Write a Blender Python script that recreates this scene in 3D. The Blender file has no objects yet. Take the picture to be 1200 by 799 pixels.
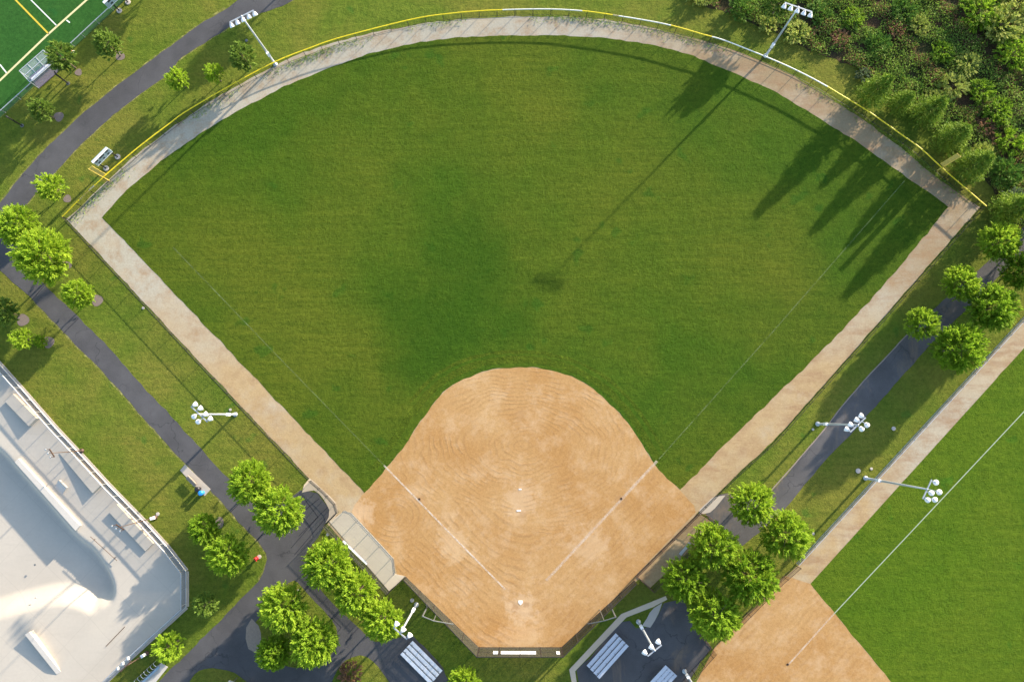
import bpy, math, random
import numpy as np
from mathutils import Vector, Matrix
from mathutils.geometry import tessellate_polygon
random.seed(7)
SC = bpy.context.scene
COL = SC.collection
R = math.radians

# ------------------------------------------------------------------ camera
F, H = 930.0, 115.0
_d = Vector((12.0 / F, -88.5 / F, -1.0)).normalized()
ZC = -_d
XC = (Vector((1, 0, 0)) - ZC * ZC.x).normalized()
YC = ZC.cross(XC)
cam = bpy.data.cameras.new('camera')
cam_o = bpy.data.objects.new('camera', cam)
COL.objects.link(cam_o)
cam.sensor_width = 36.0
cam.lens = F / 1200 * 36
cam.clip_start = 1.0
cam.clip_end = 3000
m = Matrix((XC, YC, ZC)).to_4x4()
m.translation = Vector((0, 0, H))
cam_o.matrix_world = m
SC.camera = cam_o

def G(u, v, z=0.0):
    """where the ray of the measured picture point meets the horizontal plane of height z"""
    c = Vector(((u - 600) / F, -(v - 399.5) / F, -1))
    w = Vector((XC.dot(c), YC.dot(c), ZC.dot(c)))
    t = (z - H) / w.z
    return Vector((w.x * t, w.y * t, z))

# ------------------------------------------------------------------ light
sh = G(672, 297) - G(899, 63)
SUN_AZ = math.atan2(-sh.x, -sh.y)
SUN_EL = R(16.8)
world = bpy.data.worlds.new('World'); SC.world = world
world.use_nodes = True
wn = world.node_tree
sky = wn.nodes.new('ShaderNodeTexSky'); sky.sky_type = 'NISHITA'; sky.sun_disc = False
sky.sun_elevation = SUN_EL; sky.sun_rotation = SUN_AZ
wn.links.new(sky.outputs[0], wn.nodes['Background'].inputs[0])
wn.nodes['Background'].inputs[1].default_value = 0.15
sl = bpy.data.lights.new('sun', 'SUN'); so = bpy.data.objects.new('sun', sl); COL.objects.link(so)
sl.energy = 4.1; sl.angle = R(0.9); sl.color = (1.0, 0.87, 0.70)
sd = Vector((math.sin(SUN_AZ) * math.cos(SUN_EL), math.cos(SUN_AZ) * math.cos(SUN_EL), math.sin(SUN_EL)))
so.rotation_euler = sd.to_track_quat('Z', 'Y').to_euler(); so.location = (60, 60, 60)
SC.view_settings.view_transform = 'Standard'
SC.view_settings.look = 'None'
SC.view_settings.exposure = 1.42
SC.view_settings.gamma = 1.0
SC.render.engine = 'CYCLES'
SC.cycles.max_bounces = 6
SC.cycles.transparent_max_bounces = 12

# ------------------------------------------------------------------ node helpers
class NT:
    def __init__(s, name):
        s.m = bpy.data.materials.new(name); s.m.use_nodes = True
        s.t = s.m.node_tree; s.b = s.t.nodes['Principled BSDF']; s.out = s.t.nodes['Material Output']
        s.geo = s.t.nodes.new('ShaderNodeNewGeometry')
        s.pos = s.geo.outputs['Position']
    def n(s, ty, **k):
        x = s.t.nodes.new(ty)
        for a, b in k.items(): setattr(x, a, b)
        return x
    def l(s, a, b): s.t.links.new(a, b)
    def noise(s, scale, detail=4, rough=0.6, vec=None, dist=0.0, off=0):
        x = s.n('ShaderNodeTexNoise'); x.inputs['Scale'].default_value = scale
        x.inputs['Detail'].default_value = detail; x.inputs['Roughness'].default_value = rough
        x.inputs['Distortion'].default_value = dist
        v = vec or s.pos
        if off:
            q = s.n('ShaderNodeVectorMath', operation='ADD'); q.inputs[1].default_value = (off, off * 1.7, off * .3)
            s.l(v, q.inputs[0]); v = q.outputs[0]
        s.l(v, x.inputs['Vector'])
        return x.outputs['Fac']
    def mapr(s, v, a, b, c=0.0, d=1.0, smooth=False):
        x = s.n('ShaderNodeMapRange'); x.inputs[1].default_value = a; x.inputs[2].default_value = b
        x.inputs[3].default_value = c; x.inputs[4].default_value = d
        if smooth: x.interpolation_type = 'SMOOTHSTEP'
        s.l(v, x.inputs[0]); return x.outputs[0]
    def mix(s, f, a, b, mode='MIX'):
        x = s.n('ShaderNodeMix', data_type='RGBA', blend_type=mode)
        for i, v in ((0, f), (6, a), (7, b)):
            if isinstance(v, (int, float)): x.inputs[i].default_value = v
            elif isinstance(v, tuple): x.inputs[i].default_value = (*v, 1) if len(v) == 3 else v
            else: s.l(v, x.inputs[i])
        return x.outputs[2]
    def math(s, op, a, b=None):
        x = s.n('ShaderNodeMath', operation=op)
        for i, v in ((0, a), (1, b)):
            if v is None: continue
            if isinstance(v, (int, float)): x.inputs[i].default_value = v
            else: s.l(v, x.inputs[i])
        return x.outputs[0]
    def mapping(s, vec=None, loc=(0, 0, 0), rot=0, scale=(1, 1, 1)):
        x = s.n('ShaderNodeMapping'); x.inputs['Location'].default_value = loc
        x.inputs['Rotation'].default_value = (0, 0, rot); x.inputs['Scale'].default_value = scale
        s.l(vec or s.pos, x.inputs[0]); return x.outputs[0]
    def bump(s, h, strength, dist):
        x = s.n('ShaderNodeBump'); x.inputs['Strength'].default_value = strength; x.inputs['Distance'].default_value = dist
        s.l(h, x.inputs['Height']); s.l(x.outputs[0], s.b.inputs['Normal'])
    def fin(s, col, rough=0.9, metal=0.0, spec=0.3):
        if isinstance(col, tuple): s.b.inputs['Base Color'].default_value = (*col, 1)
        else: s.l(col, s.b.inputs['Base Color'])
        s.b.inputs['Roughness'].default_value = rough; s.b.inputs['Metallic'].default_value = metal
        s.b.inputs['Specular IOR Level'].default_value = spec
        return s.m

M = {}
def simple(name, col, rough=0.6, metal=0.0, spec=0.4, var=0.15, sc=2.0):
    t = NT(name); f = t.noise(sc, 3)
    dark = tuple(c * (1 - var) for c in col); lite = tuple(min(1, c * (1 + var)) for c in col)
    M[name] = t.fin(t.mix(f, dark, lite), rough, metal, spec); return M[name]

def grass(name, cols, patch, blot_scale=0.06, dirx=0.8, bump=0.9, deep_green=None):
    """cols = base, lighter, darker, yellow"""
    t = NT(name)
    big = t.mapr(t.noise(blot_scale, 4, 0.6, off=3), 0.40, 0.62)
    mid = t.mapr(t.noise(0.35, 5, 0.7, off=13), 0.3, 0.7)
    fine = t.mapr(t.noise(2.2, 6, 0.85, off=31), 0.28, 0.72)
    st = t.mapr(t.noise(0.9, 4, 0.7, vec=t.mapping(rot=dirx, scale=(0.10, 1.9, 1))), 0.3, 0.7)
    c = t.mix(mid, cols[0], cols[1])
    c = t.mix(t.math('MULTIPLY', big, patch), c, cols[3])
    c = t.mix(t.math('MULTIPLY', st, 0.45), c, cols[2])
    spots = t.mapr(t.noise(0.28, 2, 0.5, off=77), 0.66, 0.74, smooth=True)
    c = t.mix(t.math('MULTIPLY', spots, 0.5), c, tuple(x * y for x, y in zip(cols[2], (0.75, 1.25, 1.6))))
    if deep_green:
        for (lx, ly), rad, col in deep_green:
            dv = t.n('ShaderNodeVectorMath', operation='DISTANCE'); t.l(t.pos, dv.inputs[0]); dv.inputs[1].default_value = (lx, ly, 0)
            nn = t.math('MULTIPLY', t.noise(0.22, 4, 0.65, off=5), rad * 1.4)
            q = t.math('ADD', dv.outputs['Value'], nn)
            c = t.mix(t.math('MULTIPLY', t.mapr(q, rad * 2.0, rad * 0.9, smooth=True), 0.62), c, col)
    dk = t.mix(1.0, c, (0.34, 0.42, 0.42), 'MULTIPLY')
    c = t.mix(fine, dk, c)
    t.bump(t.math('ADD', fine, t.math('MULTIPLY', mid, 1.2)), bump, 0.16)
    M[name] = t.fin(c, 0.95, 0, 0.1); return M[name]

DEEP_GREEN = [((G(u, v).x, G(u, v).y), r, (0.046, 0.112, 0.006)) for u, v, r in ((570, 320, 8), (530, 370, 8), (500, 400, 7), (480, 430, 5), (600, 380, 4), (540, 290, 8), (470, 350, 6))]  # deeper green blotches in the mid outfield, edges broken up by noise
_old = [((G(560, 330).x, G(560, 330).y), 9.0, (0.030, 0.105, 0.006)), ((G(490, 390).x, G(490, 390).y), 5.0, (0.030, 0.11, 0.006))]
grass('lawn', [(0.150, 0.218, 0.022), (0.215, 0.262, 0.032), (0.085, 0.155, 0.014), (0.32, 0.275, 0.050)], 0.8, 0.07, 0.8)
grass('outfield_turf', [(0.066, 0.138, 0.008), (0.095, 0.165, 0.011), (0.042, 0.100, 0.006), (0.175, 0.195, 0.018)], 0.85, 0.028, -0.8, 0.9, DEEP_GREEN)
grass('mown_turf', [(0.125, 0.195, 0.015), (0.15, 0.215, 0.018), (0.09, 0.15, 0.010), (0.18, 0.20, 0.02)], 0.5, 0.1)
grass('second_turf', [(0.105, 0.190, 0.009), (0.140, 0.22, 0.012), (0.060, 0.140, 0.007), (0.175, 0.225, 0.016)], 0.5, 0.06, 0.3)
grass('artificial_turf', [(0.040, 0.135, 0.024), (0.050, 0.15, 0.028), (0.034, 0.12, 0.020), (0.045, 0.145, 0.022)], 0.3, 0.05, 0.7, 0.2)
grass('meadow_floor', [(0.075, 0.095, 0.026), (0.12, 0.11, 0.045), (0.085, 0.05, 0.028), (0.17, 0.095, 0.055)], 1.0, 0.10, 0.3, 1.0)

def dirt_track():
    t = NT('track_dirt')
    sep = t.n('ShaderNodeSeparateXYZ'); t.l(t.pos, sep.inputs[0])
    # paler limestone at the west end of the track, browner clay to the east and south
    wob = t.mapr(t.noise(0.12, 4, 0.6), 0.3, 0.7, -0.25, 0.25)
    g = t.math('ADD', t.mapr(sep.outputs[1], 24, 4), wob)
    c = t.mix(t.mapr(g, 0.1, 1.0), (0.455, 0.42, 0.335), (0.475, 0.345, 0.185))
    east = t.math('MULTIPLY', t.mapr(sep.outputs[0], 10, 32), t.mapr(sep.outputs[1], 14, 30))
    c = t.mix(t.mapr(t.math('ADD', east, wob), 0.1, 0.8), c, (0.36, 0.27, 0.16))
    far_ = t.mapr(t.math('ADD', t.mapr(sep.outputs[0], 46, 56), t.mapr(sep.outputs[1], 12, 2, 0, 1)), 1.3, 2.0)
    c = t.mix(far_, c, (0.46, 0.405, 0.305))
    c = t.mix(t.mapr(t.noise(0.45, 6, 0.75, off=9), 0.47, 0.70, 0, 0.75), c, (0.36, 0.235, 0.13))
    c = t.mix(t.mapr(t.noise(0.2, 4, 0.6, off=40), 0.52, 0.7, 0, 0.7), c, (0.50, 0.425, 0.31))
    rside = t.mapr(sep.outputs[0], 5, 20)
    c = t.mix(t.math('MULTIPLY', rside, t.mapr(t.noise(0.5, 5, 0.75, off=88, vec=t.mapping(rot=-0.78, scale=(0.35, 1.5, 1))), 0.48, 0.66, 0, 0.6)), c, (0.33, 0.20, 0.115))
    f = t.noise(4.0, 6, 0.85, off=3)
    c = t.mix(t.mapr(f, 0.3, 0.7), t.mix(1.0, c, (0.74, 0.72, 0.70), 'MULTIPLY'), c)
    t.bump(f, 0.5, 0.06)
    M['track_dirt'] = t.fin(c, 0.95, 0, 0.1)
dirt_track()

def infield():
    t = NT('infield_clay')
    sep = t.n('ShaderNodeSeparateXYZ'); t.l(t.pos, sep.inputs[0]); X_, Y_ = sep.outputs[0], sep.outputs[1]
    def hyp(a_, b_): return t.math('SQRT', t.math('ADD', t.math('MULTIPLY', a_, a_), t.math('MULTIPLY', b_, b_)))
    def waves(L, period, wob, ws, off):
        ph = t.math('ADD', L, t.mapr(t.noise(ws, 3, 0.6, off=off), 0, 1, -wob, wob))
        return t.math('SINE', t.math('MULTIPLY', ph, 2 * math.pi / period))
    c0 = G(612, 522); c1 = G(612, 690); c2 = G(462, 603)
    ex = t.math('SUBTRACT', X_, c0.x); ey = t.math('MULTIPLY', t.math('SUBTRACT', Y_, c0.y), 1.55)
    L1 = hyp(ex, ey)
    ax = hyp(ex, 5.0) if False else t.math('SQRT', t.math('ADD', t.math('MULTIPLY', ex, ex), 16.0))
    L2 = t.math('SUBTRACT', t.math('MULTIPLY', ax, 0.72), t.math('MULTIPLY', t.math('SUBTRACT', Y_, c1.y), 0.69))
    L3 = hyp(t.math('SUBTRACT', X_, c2.x), t.math('MULTIPLY', t.math('SUBTRACT', Y_, c2.y), 1.2))
    m1 = t.mapr(t.math('ADD', L1, t.mapr(t.noise(0.12, 3, 0.6, off=60), 0.3, 0.7, -5, 5)), 15.5, 18.5, smooth=True)
    up = t.mapr(Y_, G(612, 560).y, G(612, 590).y, 0, 1)
    m1 = t.math('MULTIPLY', m1, up)
    m3 = t.mapr(L3, 6.5, 4.5, smooth=True)
    w1 = waves(L1, 0.95, 2.6, 0.13, 11); w2 = waves(L2, 0.85, 1.3, 0.12, 31); w3 = waves(L3, 0.85, 0.6, 0.2, 51)
    def fm(f, a_, b_):
        r = t.n('ShaderNodeMix', data_type='FLOAT'); t.l(f, r.inputs[0]); t.l(a_, r.inputs[2]); t.l(b_, r.inputs[3]); return r.outputs[0]
    ring = t.mapr(fm(m3, fm(m1, w1, w2), w3), -0.1, 1.0)
    vis = t.mapr(t.noise(0.30, 5, 0.7, off=23), 0.38, 0.64, 0.0, 1.0)
    ring = t.math('MULTIPLY', ring, vis)
    grit = t.noise(3.5, 6, 0.85, off=50); big = t.noise(0.1, 4, 0.6, off=70)
    c = t.mix(t.mapr(big, 0.35, 0.65), (0.445, 0.250, 0.095), (0.51, 0.32, 0.145))
    c = t.mix(t.math('MULTIPLY', ring, 0.42), c, (0.35, 0.195, 0.085))
    c = t.mix(t.mapr(grit, 0.38, 0.66), t.mix(1.0, c, (0.76, 0.73, 0.67), 'MULTIPLY'), c)
    c = t.mix(t.mapr(t.noise(0.3, 5, 0.75, off=33), 0.48, 0.75, 0, 0.55), c, (0.58, 0.42, 0.26))
    for (uu, vv), rad, col, amt in (((612, 585), 2.6, (0.58, 0.42, 0.27), .35), ((612, 712), 2.2, (0.58, 0.43, 0.28), .45), ((604, 711), .55, (0.34, 0.20, 0.10), .6), ((616, 708), .45, (0.34, 0.20, 0.10), .5),
                                    ((492, 586), .8, (0.36, 0.21, 0.10), .5), ((728, 586), .9, (0.36, 0.21, 0.10), .5), ((610, 486), .8, (0.38, 0.23, 0.11), .45), ((612, 604), .6, (0.36, 0.21, 0.10), .45), ((425, 600), 2.0, (0.58, 0.42, 0.27), .5), ((535, 640), 2.6, (0.58, 0.42, 0.26), .4), ((690, 640), 2.8, (0.58, 0.42, 0.26), .4), ((612, 745), 2.5, (0.58, 0.42, 0.26), .35)):
        dv = t.n('ShaderNodeVectorMath', operation='DISTANCE'); t.l(t.pos, dv.inputs[0]); q = G(uu, vv); dv.inputs[1].default_value = (q.x, q.y, 0.03)
        w_ = t.math('ADD', dv.outputs['Value'], t.mapr(t.noise(1.3 / rad ** .5, 4, 0.7, off=uu), 0.3, 0.7, -rad * .6, rad * .6))
        c = t.mix(t.math('MULTIPLY', t.mapr(w_, rad * 1.3, rad * .4, smooth=True), amt), c, col)
    t.bump(t.math('ADD', t.math('MULTIPLY', ring, 0.5), t.math('MULTIPLY', grit, 0.9)), 0.5, 0.05)
    M['infield_clay'] = t.fin(c, 0.95, 0, 0.1)
infield()

def asphalt(name, base, dust):
    t = NT(name)
    f = t.noise(6, 5, 0.8); b = t.noise(0.25, 4, 0.6, off=4)
    c = t.mix(t.mapr(b, 0.3, 0.7), tuple(x * 0.82 for x in base), tuple(x * 1.2 for x in base))
    vo = t.n('ShaderNodeTexVoronoi', feature='DISTANCE_TO_EDGE'); vo.inputs['Scale'].default_value = 0.16
    wv = t.n('ShaderNodeMix', data_type='VECTOR'); wv.inputs[0].default_value = 0.02; t.l(t.pos, wv.inputs[4])
    nz = t.n('ShaderNodeTexNoise'); nz.inputs['Scale'].default_value = 0.7; nz.inputs['Detail'].default_value = 4; t.l(t.pos, nz.inputs['Vector'])
    ad = t.n('ShaderNodeVectorMath', operation='SCALE'); ad.inputs['Scale'].default_value = 2.2; t.l(nz.outputs['Color'], ad.inputs[0])
    sm = t.n('ShaderNodeVectorMath', operation='ADD'); t.l(t.pos, sm.inputs[0]); t.l(ad.outputs[0], sm.inputs[1]); t.l(sm.outputs[0], vo.inputs['Vector'])
    ck = t.math('MULTIPLY', t.mapr(vo.outputs[0], 0.012, 0.004), t.mapr(t.noise(0.11, 2, 0.5, off=55), 0.45, 0.6, 0, 0.5))
    c = t.mix(ck, c, (0.03, 0.03, 0.033))
    st_ = t.mapr(t.noise(0.7, 5, 0.8, off=66), 0.56, 0.72, 0, 0.4); c = t.mix(st_, c, tuple(x * 0.62 for x in base))
    c = t.mix(t.mapr(f, 0.35, 0.65), t.mix(1.0, c, (0.82, 0.82, 0.82), 'MULTIPLY'), c)
    if dust:
        d = t.mapr(t.noise(0.22, 5, 0.7, vec=t.mapping(rot=-0.75, scale=(1.0, 0.45, 1)), dist=0.6, off=17), 0.53, 0.75, 0, dust)
        c = t.mix(d, c, (0.24, 0.17, 0.11))
    t.bump(f, 0.3, 0.02)
    M[name] = t.fin(c, 0.9, 0, 0.25)
asphalt('asphalt', (0.089, 0.087, 0.090), 0.0)
asphalt('dusty_asphalt', (0.105, 0.10, 0.10), 0.9)

def concrete(name, col, joint=0, rot=0.0, stain=0.3):
    t = NT(name)
    b = t.noise(0.15, 5, 0.65); f = t.noise(2.5, 5, 0.75, off=8)
    c = t.mix(t.mapr(b, 0.3, 0.7), tuple(x * (1 - stain * .4) for x in col), col)
    sc = t.noise(0.6, 6, 0.8, vec=t.mapping(rot=0.8, scale=(0.3, 1.6, 1)), off=21)
    c = t.mix(t.mapr(sc, 0.52, 0.75, 0, 0.35), c, tuple(x * 0.72 for x in col))
    c = t.mix(t.mapr(f, 0.4, 0.7, 0, 0.5), c, tuple(x * 0.86 for x in col))
    if joint:
        v = t.mapping(rot=rot)
        br = t.n('ShaderNodeTexBrick', offset=0.0)
        br.inputs['Scale'].default_value = 1.0; br.inputs['Brick Width'].default_value = joint; br.inputs['Row Height'].default_value = joint
        br.inputs['Mortar Size'].default_value = 0.05; br.inputs['Mortar Smooth'].default_value = 0.3
        t.l(v, br.inputs['Vector'])
        c = t.mix(t.math('MULTIPLY', br.outputs['Fac'], 0.13), c, tuple(x * 0.4 for x in col))
    M[name] = t.fin(c, 0.8, 0, 0.3)
concrete('pad_concrete', (0.56, 0.49, 0.38), 3.6, -0.83)
concrete('skate_concrete', (0.52, 0.465, 0.385), 5.2, -0.83, 0.25)
concrete('bare_concrete', (0.48, 0.42, 0.35))
concrete('pale_concrete', (0.56, 0.52, 0.46))
concrete('tan_concrete', (0.62, 0.50, 0.36))

def chalk():
    for nm, lo, hi, col in (('chalk', 0.30, 0.75, (0.78, 0.68, 0.56)), ('faded_paint', 0.30, 0.85, (0.25, 0.31, 0.14)), ('worn_chalk', 0.25, 0.95, (0.74, 0.62, 0.48))):
        t = NT(nm); f = t.mapr(t.noise(0.9, 5, 0.8, off=2), lo, hi)
        tr = t.n('ShaderNodeBsdfTransparent'); mx = t.n('ShaderNodeMixShader')
        t.l(f, mx.inputs[0]); t.l(tr.outputs[0], mx.inputs[1]); t.l(t.b.outputs[0], mx.inputs[2]); t.l(mx.outputs[0], t.out.inputs[0])
        M[nm] = t.fin(col, 0.9)
chalk()

def mesh_mat(name, col, dens):
    t = NT(name); tr = t.n('ShaderNodeBsdfTransparent'); mx = t.n('ShaderNodeMixShader')
    f = t.mapr(t.noise(7, 2, 0.6), 0.3, 0.7, dens * 0.7, dens * 1.3)
    t.l(f, mx.inputs[0])
    t.l(tr.outputs[0], mx.inputs[1]); t.l(t.b.outputs[0], mx.inputs[2]); t.l(mx.outputs[0], t.out.inputs[0])
    M[name] = t.fin(col, 0.6, 0.2)
mesh_mat('black_mesh', (0.03, 0.03, 0.028), 0.34)
mesh_mat('screen_mesh', (0.05, 0.05, 0.038), 0.78)
mesh_mat('light_mesh', (0.03, 0.03, 0.028), 0.12)
mesh_mat('dense_mesh', (0.06, 0.055, 0.05), 0.42)
mesh_mat('steel_mesh', (0.30, 0.30, 0.30), 0.22)
mesh_mat('yellow_mesh', (0.62, 0.50, 0.14), 0.85)
mesh_mat('glazing', (0.55, 0.62, 0.62), 0.22)

simple('black_steel', (0.028, 0.026, 0.026), 0.5, 0.2)
simple('brown_steel', (0.10, 0.06, 0.04), 0.6, 0.2)
simple('galvanised', (0.52, 0.54, 0.56), 0.45, 0.55)
simple('grey_steel', (0.17, 0.18, 0.18), 0.5, 0.5)
simple('pole_steel', (0.46, 0.49, 0.52), 0.4, 0.35)
simple('white_paint', (0.84, 0.84, 0.84), 0.4, 0.0, 0.5, 0.04)
simple('aluminium', (0.72, 0.72, 0.74), 0.38, 0.45, var=0.08)
simple('yellow_cap', (0.80, 0.62, 0.02), 0.45, var=0.06)
simple('white_cap', (0.80, 0.78, 0.70), 0.45, var=0.06)
simple('yellow_paint', (0.72, 0.55, 0.12), 0.5)
simple('line_paint', (0.34, 0.40, 0.27), 0.9, var=0.2)
simple('gravel', (0.27, 0.215, 0.17), 0.95, var=0.3, sc=4)
simple('rough_bark', (0.1, 0.08, 0.06))
simple('dry_verge', (0.33, 0.31, 0.09), 0.95, var=0.35, sc=1.2)
simple('turf_line_white', (0.75, 0.78, 0.72), 0.9, var=0.1)
simple('turf_line_yellow', (0.62, 0.46, 0.04), 0.9, var=0.1)
simple('turf_line_cream', (0.66, 0.58, 0.30), 0.9, var=0.1)
simple('red_paint', (0.62, 0.02, 0.025), 0.35)
simple('orange_paint', (0.55, 0.22, 0.10), 0.5)
simple('blue_plastic', (0.03, 0.28, 0.72), 0.4)
simple('black_plastic', (0.018, 0.018, 0.024), 0.45)
simple('cover_concrete', (0.46, 0.41, 0.36), 0.8)
simple('timber', (0.30, 0.25, 0.20), 0.8)
simple('purple_floor', (0.16, 0.11, 0.16), 0.8)
simple('mulch', (0.20, 0.155, 0.13), 0.95, var=0.35, sc=5)
simple('bark', (0.12, 0.09, 0.065), 0.95, var=0.3)
simple('joint_tar', (0.022, 0.022, 0.03), 0.7)
simple('score_board', (0.34, 0.44, 0.50), 0.5)
simple('score_dark', (0.03, 0.04, 0.05), 0.3)
simple('roof_metal', (0.60, 0.60, 0.58), 0.5, 0.2)

def leaf(name, a, b, dark, trans=0.35):
    t = NT(name)
    oi = t.n('ShaderNodeObjectInfo'); tc = t.n('ShaderNodeTexCoord')
    f = t.mapr(t.noise(1.4, 3, 0.7, vec=tc.outputs['Object']), 0.3, 0.7)
    c = t.mix(f, a, b)
    f2 = t.mapr(t.noise(5.0, 2, 0.6, vec=tc.outputs['Object'], off=4), 0.35, 0.65)
    c = t.mix(t.math('MULTIPLY', f2, 0.6), c, dark)
    rv = t.mapr(oi.outputs['Random'], 0, 1, 0.0, 0.30)
    c = t.mix(rv, c, dark)
    tl = t.n('ShaderNodeBsdfTranslucent'); t.l(c, tl.inputs[0])
    mx = t.n('ShaderNodeMixShader'); mx.inputs[0].default_value = trans
    t.l(t.b.outputs[0], mx.inputs[1]); t.l(tl.outputs[0], mx.inputs[2]); t.l(mx.outputs[0], t.out.inputs[0])
    M[name] = t.fin(c, 0.6, 0, 0.12)
def broken(name, lo, hi):
    m_ = M[name]; t_ = m_.node_tree; b_ = t_.nodes['Principled BSDF']; o_ = t_.nodes['Material Output']
    nz = t_.nodes.new('ShaderNodeTexNoise'); nz.inputs['Scale'].default_value = 1.1; nz.inputs['Detail'].default_value = 5; nz.inputs['Roughness'].default_value = .8
    g_ = t_.nodes.new('ShaderNodeNewGeometry'); t_.links.new(g_.outputs['Position'], nz.inputs['Vector'])
    r_ = t_.nodes.new('ShaderNodeMapRange'); r_.inputs[1].default_value = lo; r_.inputs[2].default_value = hi; t_.links.new(nz.outputs['Fac'], r_.inputs[0])
    tr = t_.nodes.new('ShaderNodeBsdfTransparent'); mx = t_.nodes.new('ShaderNodeMixShader')
    t_.links.new(r_.outputs[0], mx.inputs[0]); t_.links.new(tr.outputs[0], mx.inputs[1]); t_.links.new(b_.outputs[0], mx.inputs[2]); t_.links.new(mx.outputs[0], o_.inputs[0])
broken('dry_verge', 0.42, 0.66)
broken('mown_turf', 0.30, 0.62)
leaf('leaf_bright', (0.36, 0.51, 0.040), (0.44, 0.56, 0.050), (0.20, 0.36, 0.028), 0.52)
leaf('leaf_green', (0.25, 0.41, 0.025), (0.33, 0.46, 0.040), (0.14, 0.27, 0.020), 0.5)
leaf('leaf_conifer', (0.24, 0.38, 0.035), (0.35, 0.47, 0.05), (0.035, 0.08, 0.014), 0.3)
leaf('leaf_dark', (0.19, 0.30, 0.045), (0.27, 0.37, 0.065), (0.10, 0.18, 0.03), 0.4)
leaf('leaf_olive', (0.42, 0.50, 0.08), (0.56, 0.56, 0.17), (0.22, 0.29, 0.05))
leaf('leaf_grey', (0.17, 0.23, 0.11), (0.26, 0.32, 0.18), (0.08, 0.12, 0.06))
leaf('leaf_deep', (0.12, 0.25, 0.035), (0.19, 0.31, 0.045), (0.06, 0.14, 0.02))
leaf('leaf_russet', (0.28, 0.14, 0.08), (0.36, 0.22, 0.11), (0.14, 0.07, 0.045))
leaf('leaf_weed', (0.22, 0.36, 0.05), (0.34, 0.44, 0.08), (0.11, 0.20, 0.03))

# ------------------------------------------------------------------ object helpers
def link(o, parent=None):
    COL.objects.link(o)
    if parent is not None: o.parent = parent
    return o
def tag(o, label=None, cat=None, group=None, kind=None):
    if label: o['label'] = label
    if cat: o['category'] = cat
    if group: o['group'] = group
    if kind: o['kind'] = kind
    return o
def empty(name, loc, rz=0.0, **k):
    o = bpy.data.objects.new(name, None); o.location = loc; o.rotation_euler = (0, 0, rz)
    o.empty_display_size = 0.3
    link(o); return tag(o, **k)
def copy_tree(o, parent=None):
    c = o.copy(); COL.objects.link(c)
    if parent is not None: c.parent = parent
    for ch in list(o.children): copy_tree(ch, c)
    return c

class MB:
    def __init__(s): s.v = []; s.f = []; s.smooth = False
    def box(s, c, size, rz=0.0, rot=None):
        c = Vector(c); hx, hy, hz = (x / 2 for x in size)
        mt = rot if rot is not None else Matrix.Rotation(rz, 3, 'Z')
        b = len(s.v)
        for sx, sy, sz in ((-1,-1,-1),(1,-1,-1),(1,1,-1),(-1,1,-1),(-1,-1,1),(1,-1,1),(1,1,1),(-1,1,1)):
            s.v.append(c + mt @ Vector((sx * hx, sy * hy, sz * hz)))
        for q in ((0,3,2,1),(4,5,6,7),(0,1,5,4),(1,2,6,5),(2,3,7,6),(3,0,4,7)): s.f.append([b + i for i in q])
        return s
    def bar(s, p, q, w, h):
        p = Vector(p); q = Vector(q); d = q - p
        x = d.normalized(); up = Vector((0, 0, 1)) if abs(x.z) < 0.95 else Vector((0, 1, 0))
        y = up.cross(x).normalized(); z = x.cross(y)
        s.box((p + q) / 2, (d.length, w, h), rot=Matrix((x, y, z)).transposed()); return s
    def tube(s, pts, radii, n=8, cap=True):
        pts = [Vector(p) for p in pts]
        if isinstance(radii, (int, float)): radii = [radii] * len(pts)
        b = len(s.v); prev = None
        for i, p in enumerate(pts):
            d = (pts[min(i + 1, len(pts) - 1)] - pts[max(i - 1, 0)]).normalized()
            a = prev if prev is not None else (Vector((1, 0, 0)) if abs(d.x) < 0.8 else Vector((0, 1, 0)))
            a = (a - d * a.dot(d)).normalized(); prev = a; c = d.cross(a)
            for k in range(n):
                t = 2 * math.pi * k / n; s.v.append(p + (a * math.cos(t) + c * math.sin(t)) * radii[i])
        for i in range(len(pts) - 1):
            for k in range(n):
                s.f.append([b + i * n + k, b + i * n + (k + 1) % n, b + (i + 1) * n + (k + 1) % n, b + (i + 1) * n + k])
        if cap:
            s.f.append([b + k for k in reversed(range(n))]); e = b + (len(pts) - 1) * n
            s.f.append([e + k for k in range(n)])
        return s
    def lathe(s, c, prof, n=12, axis=None):
        """prof = (r, t) pairs along axis"""
        ax = Vector(axis).normalized() if axis is not None else Vector((0, 0, 1)); c = Vector(c)
        return s.tube([c + ax * t for r, t in prof], [max(r, 1e-3) for r, t in prof], n)
    def build(s, name, mat, parent=None, smooth=None):
        me = bpy.data.meshes.new(name); me.from_pydata([tuple(v) for v in s.v], [], s.f)
        me.materials.append(mat if not isinstance(mat, str) else M[mat])
        if smooth:
            me.polygons.foreach_set('use_smooth', [True] * len(me.polygons))
        me.update(); o = bpy.data.objects.new(name, me); link(o, parent); return o

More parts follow.
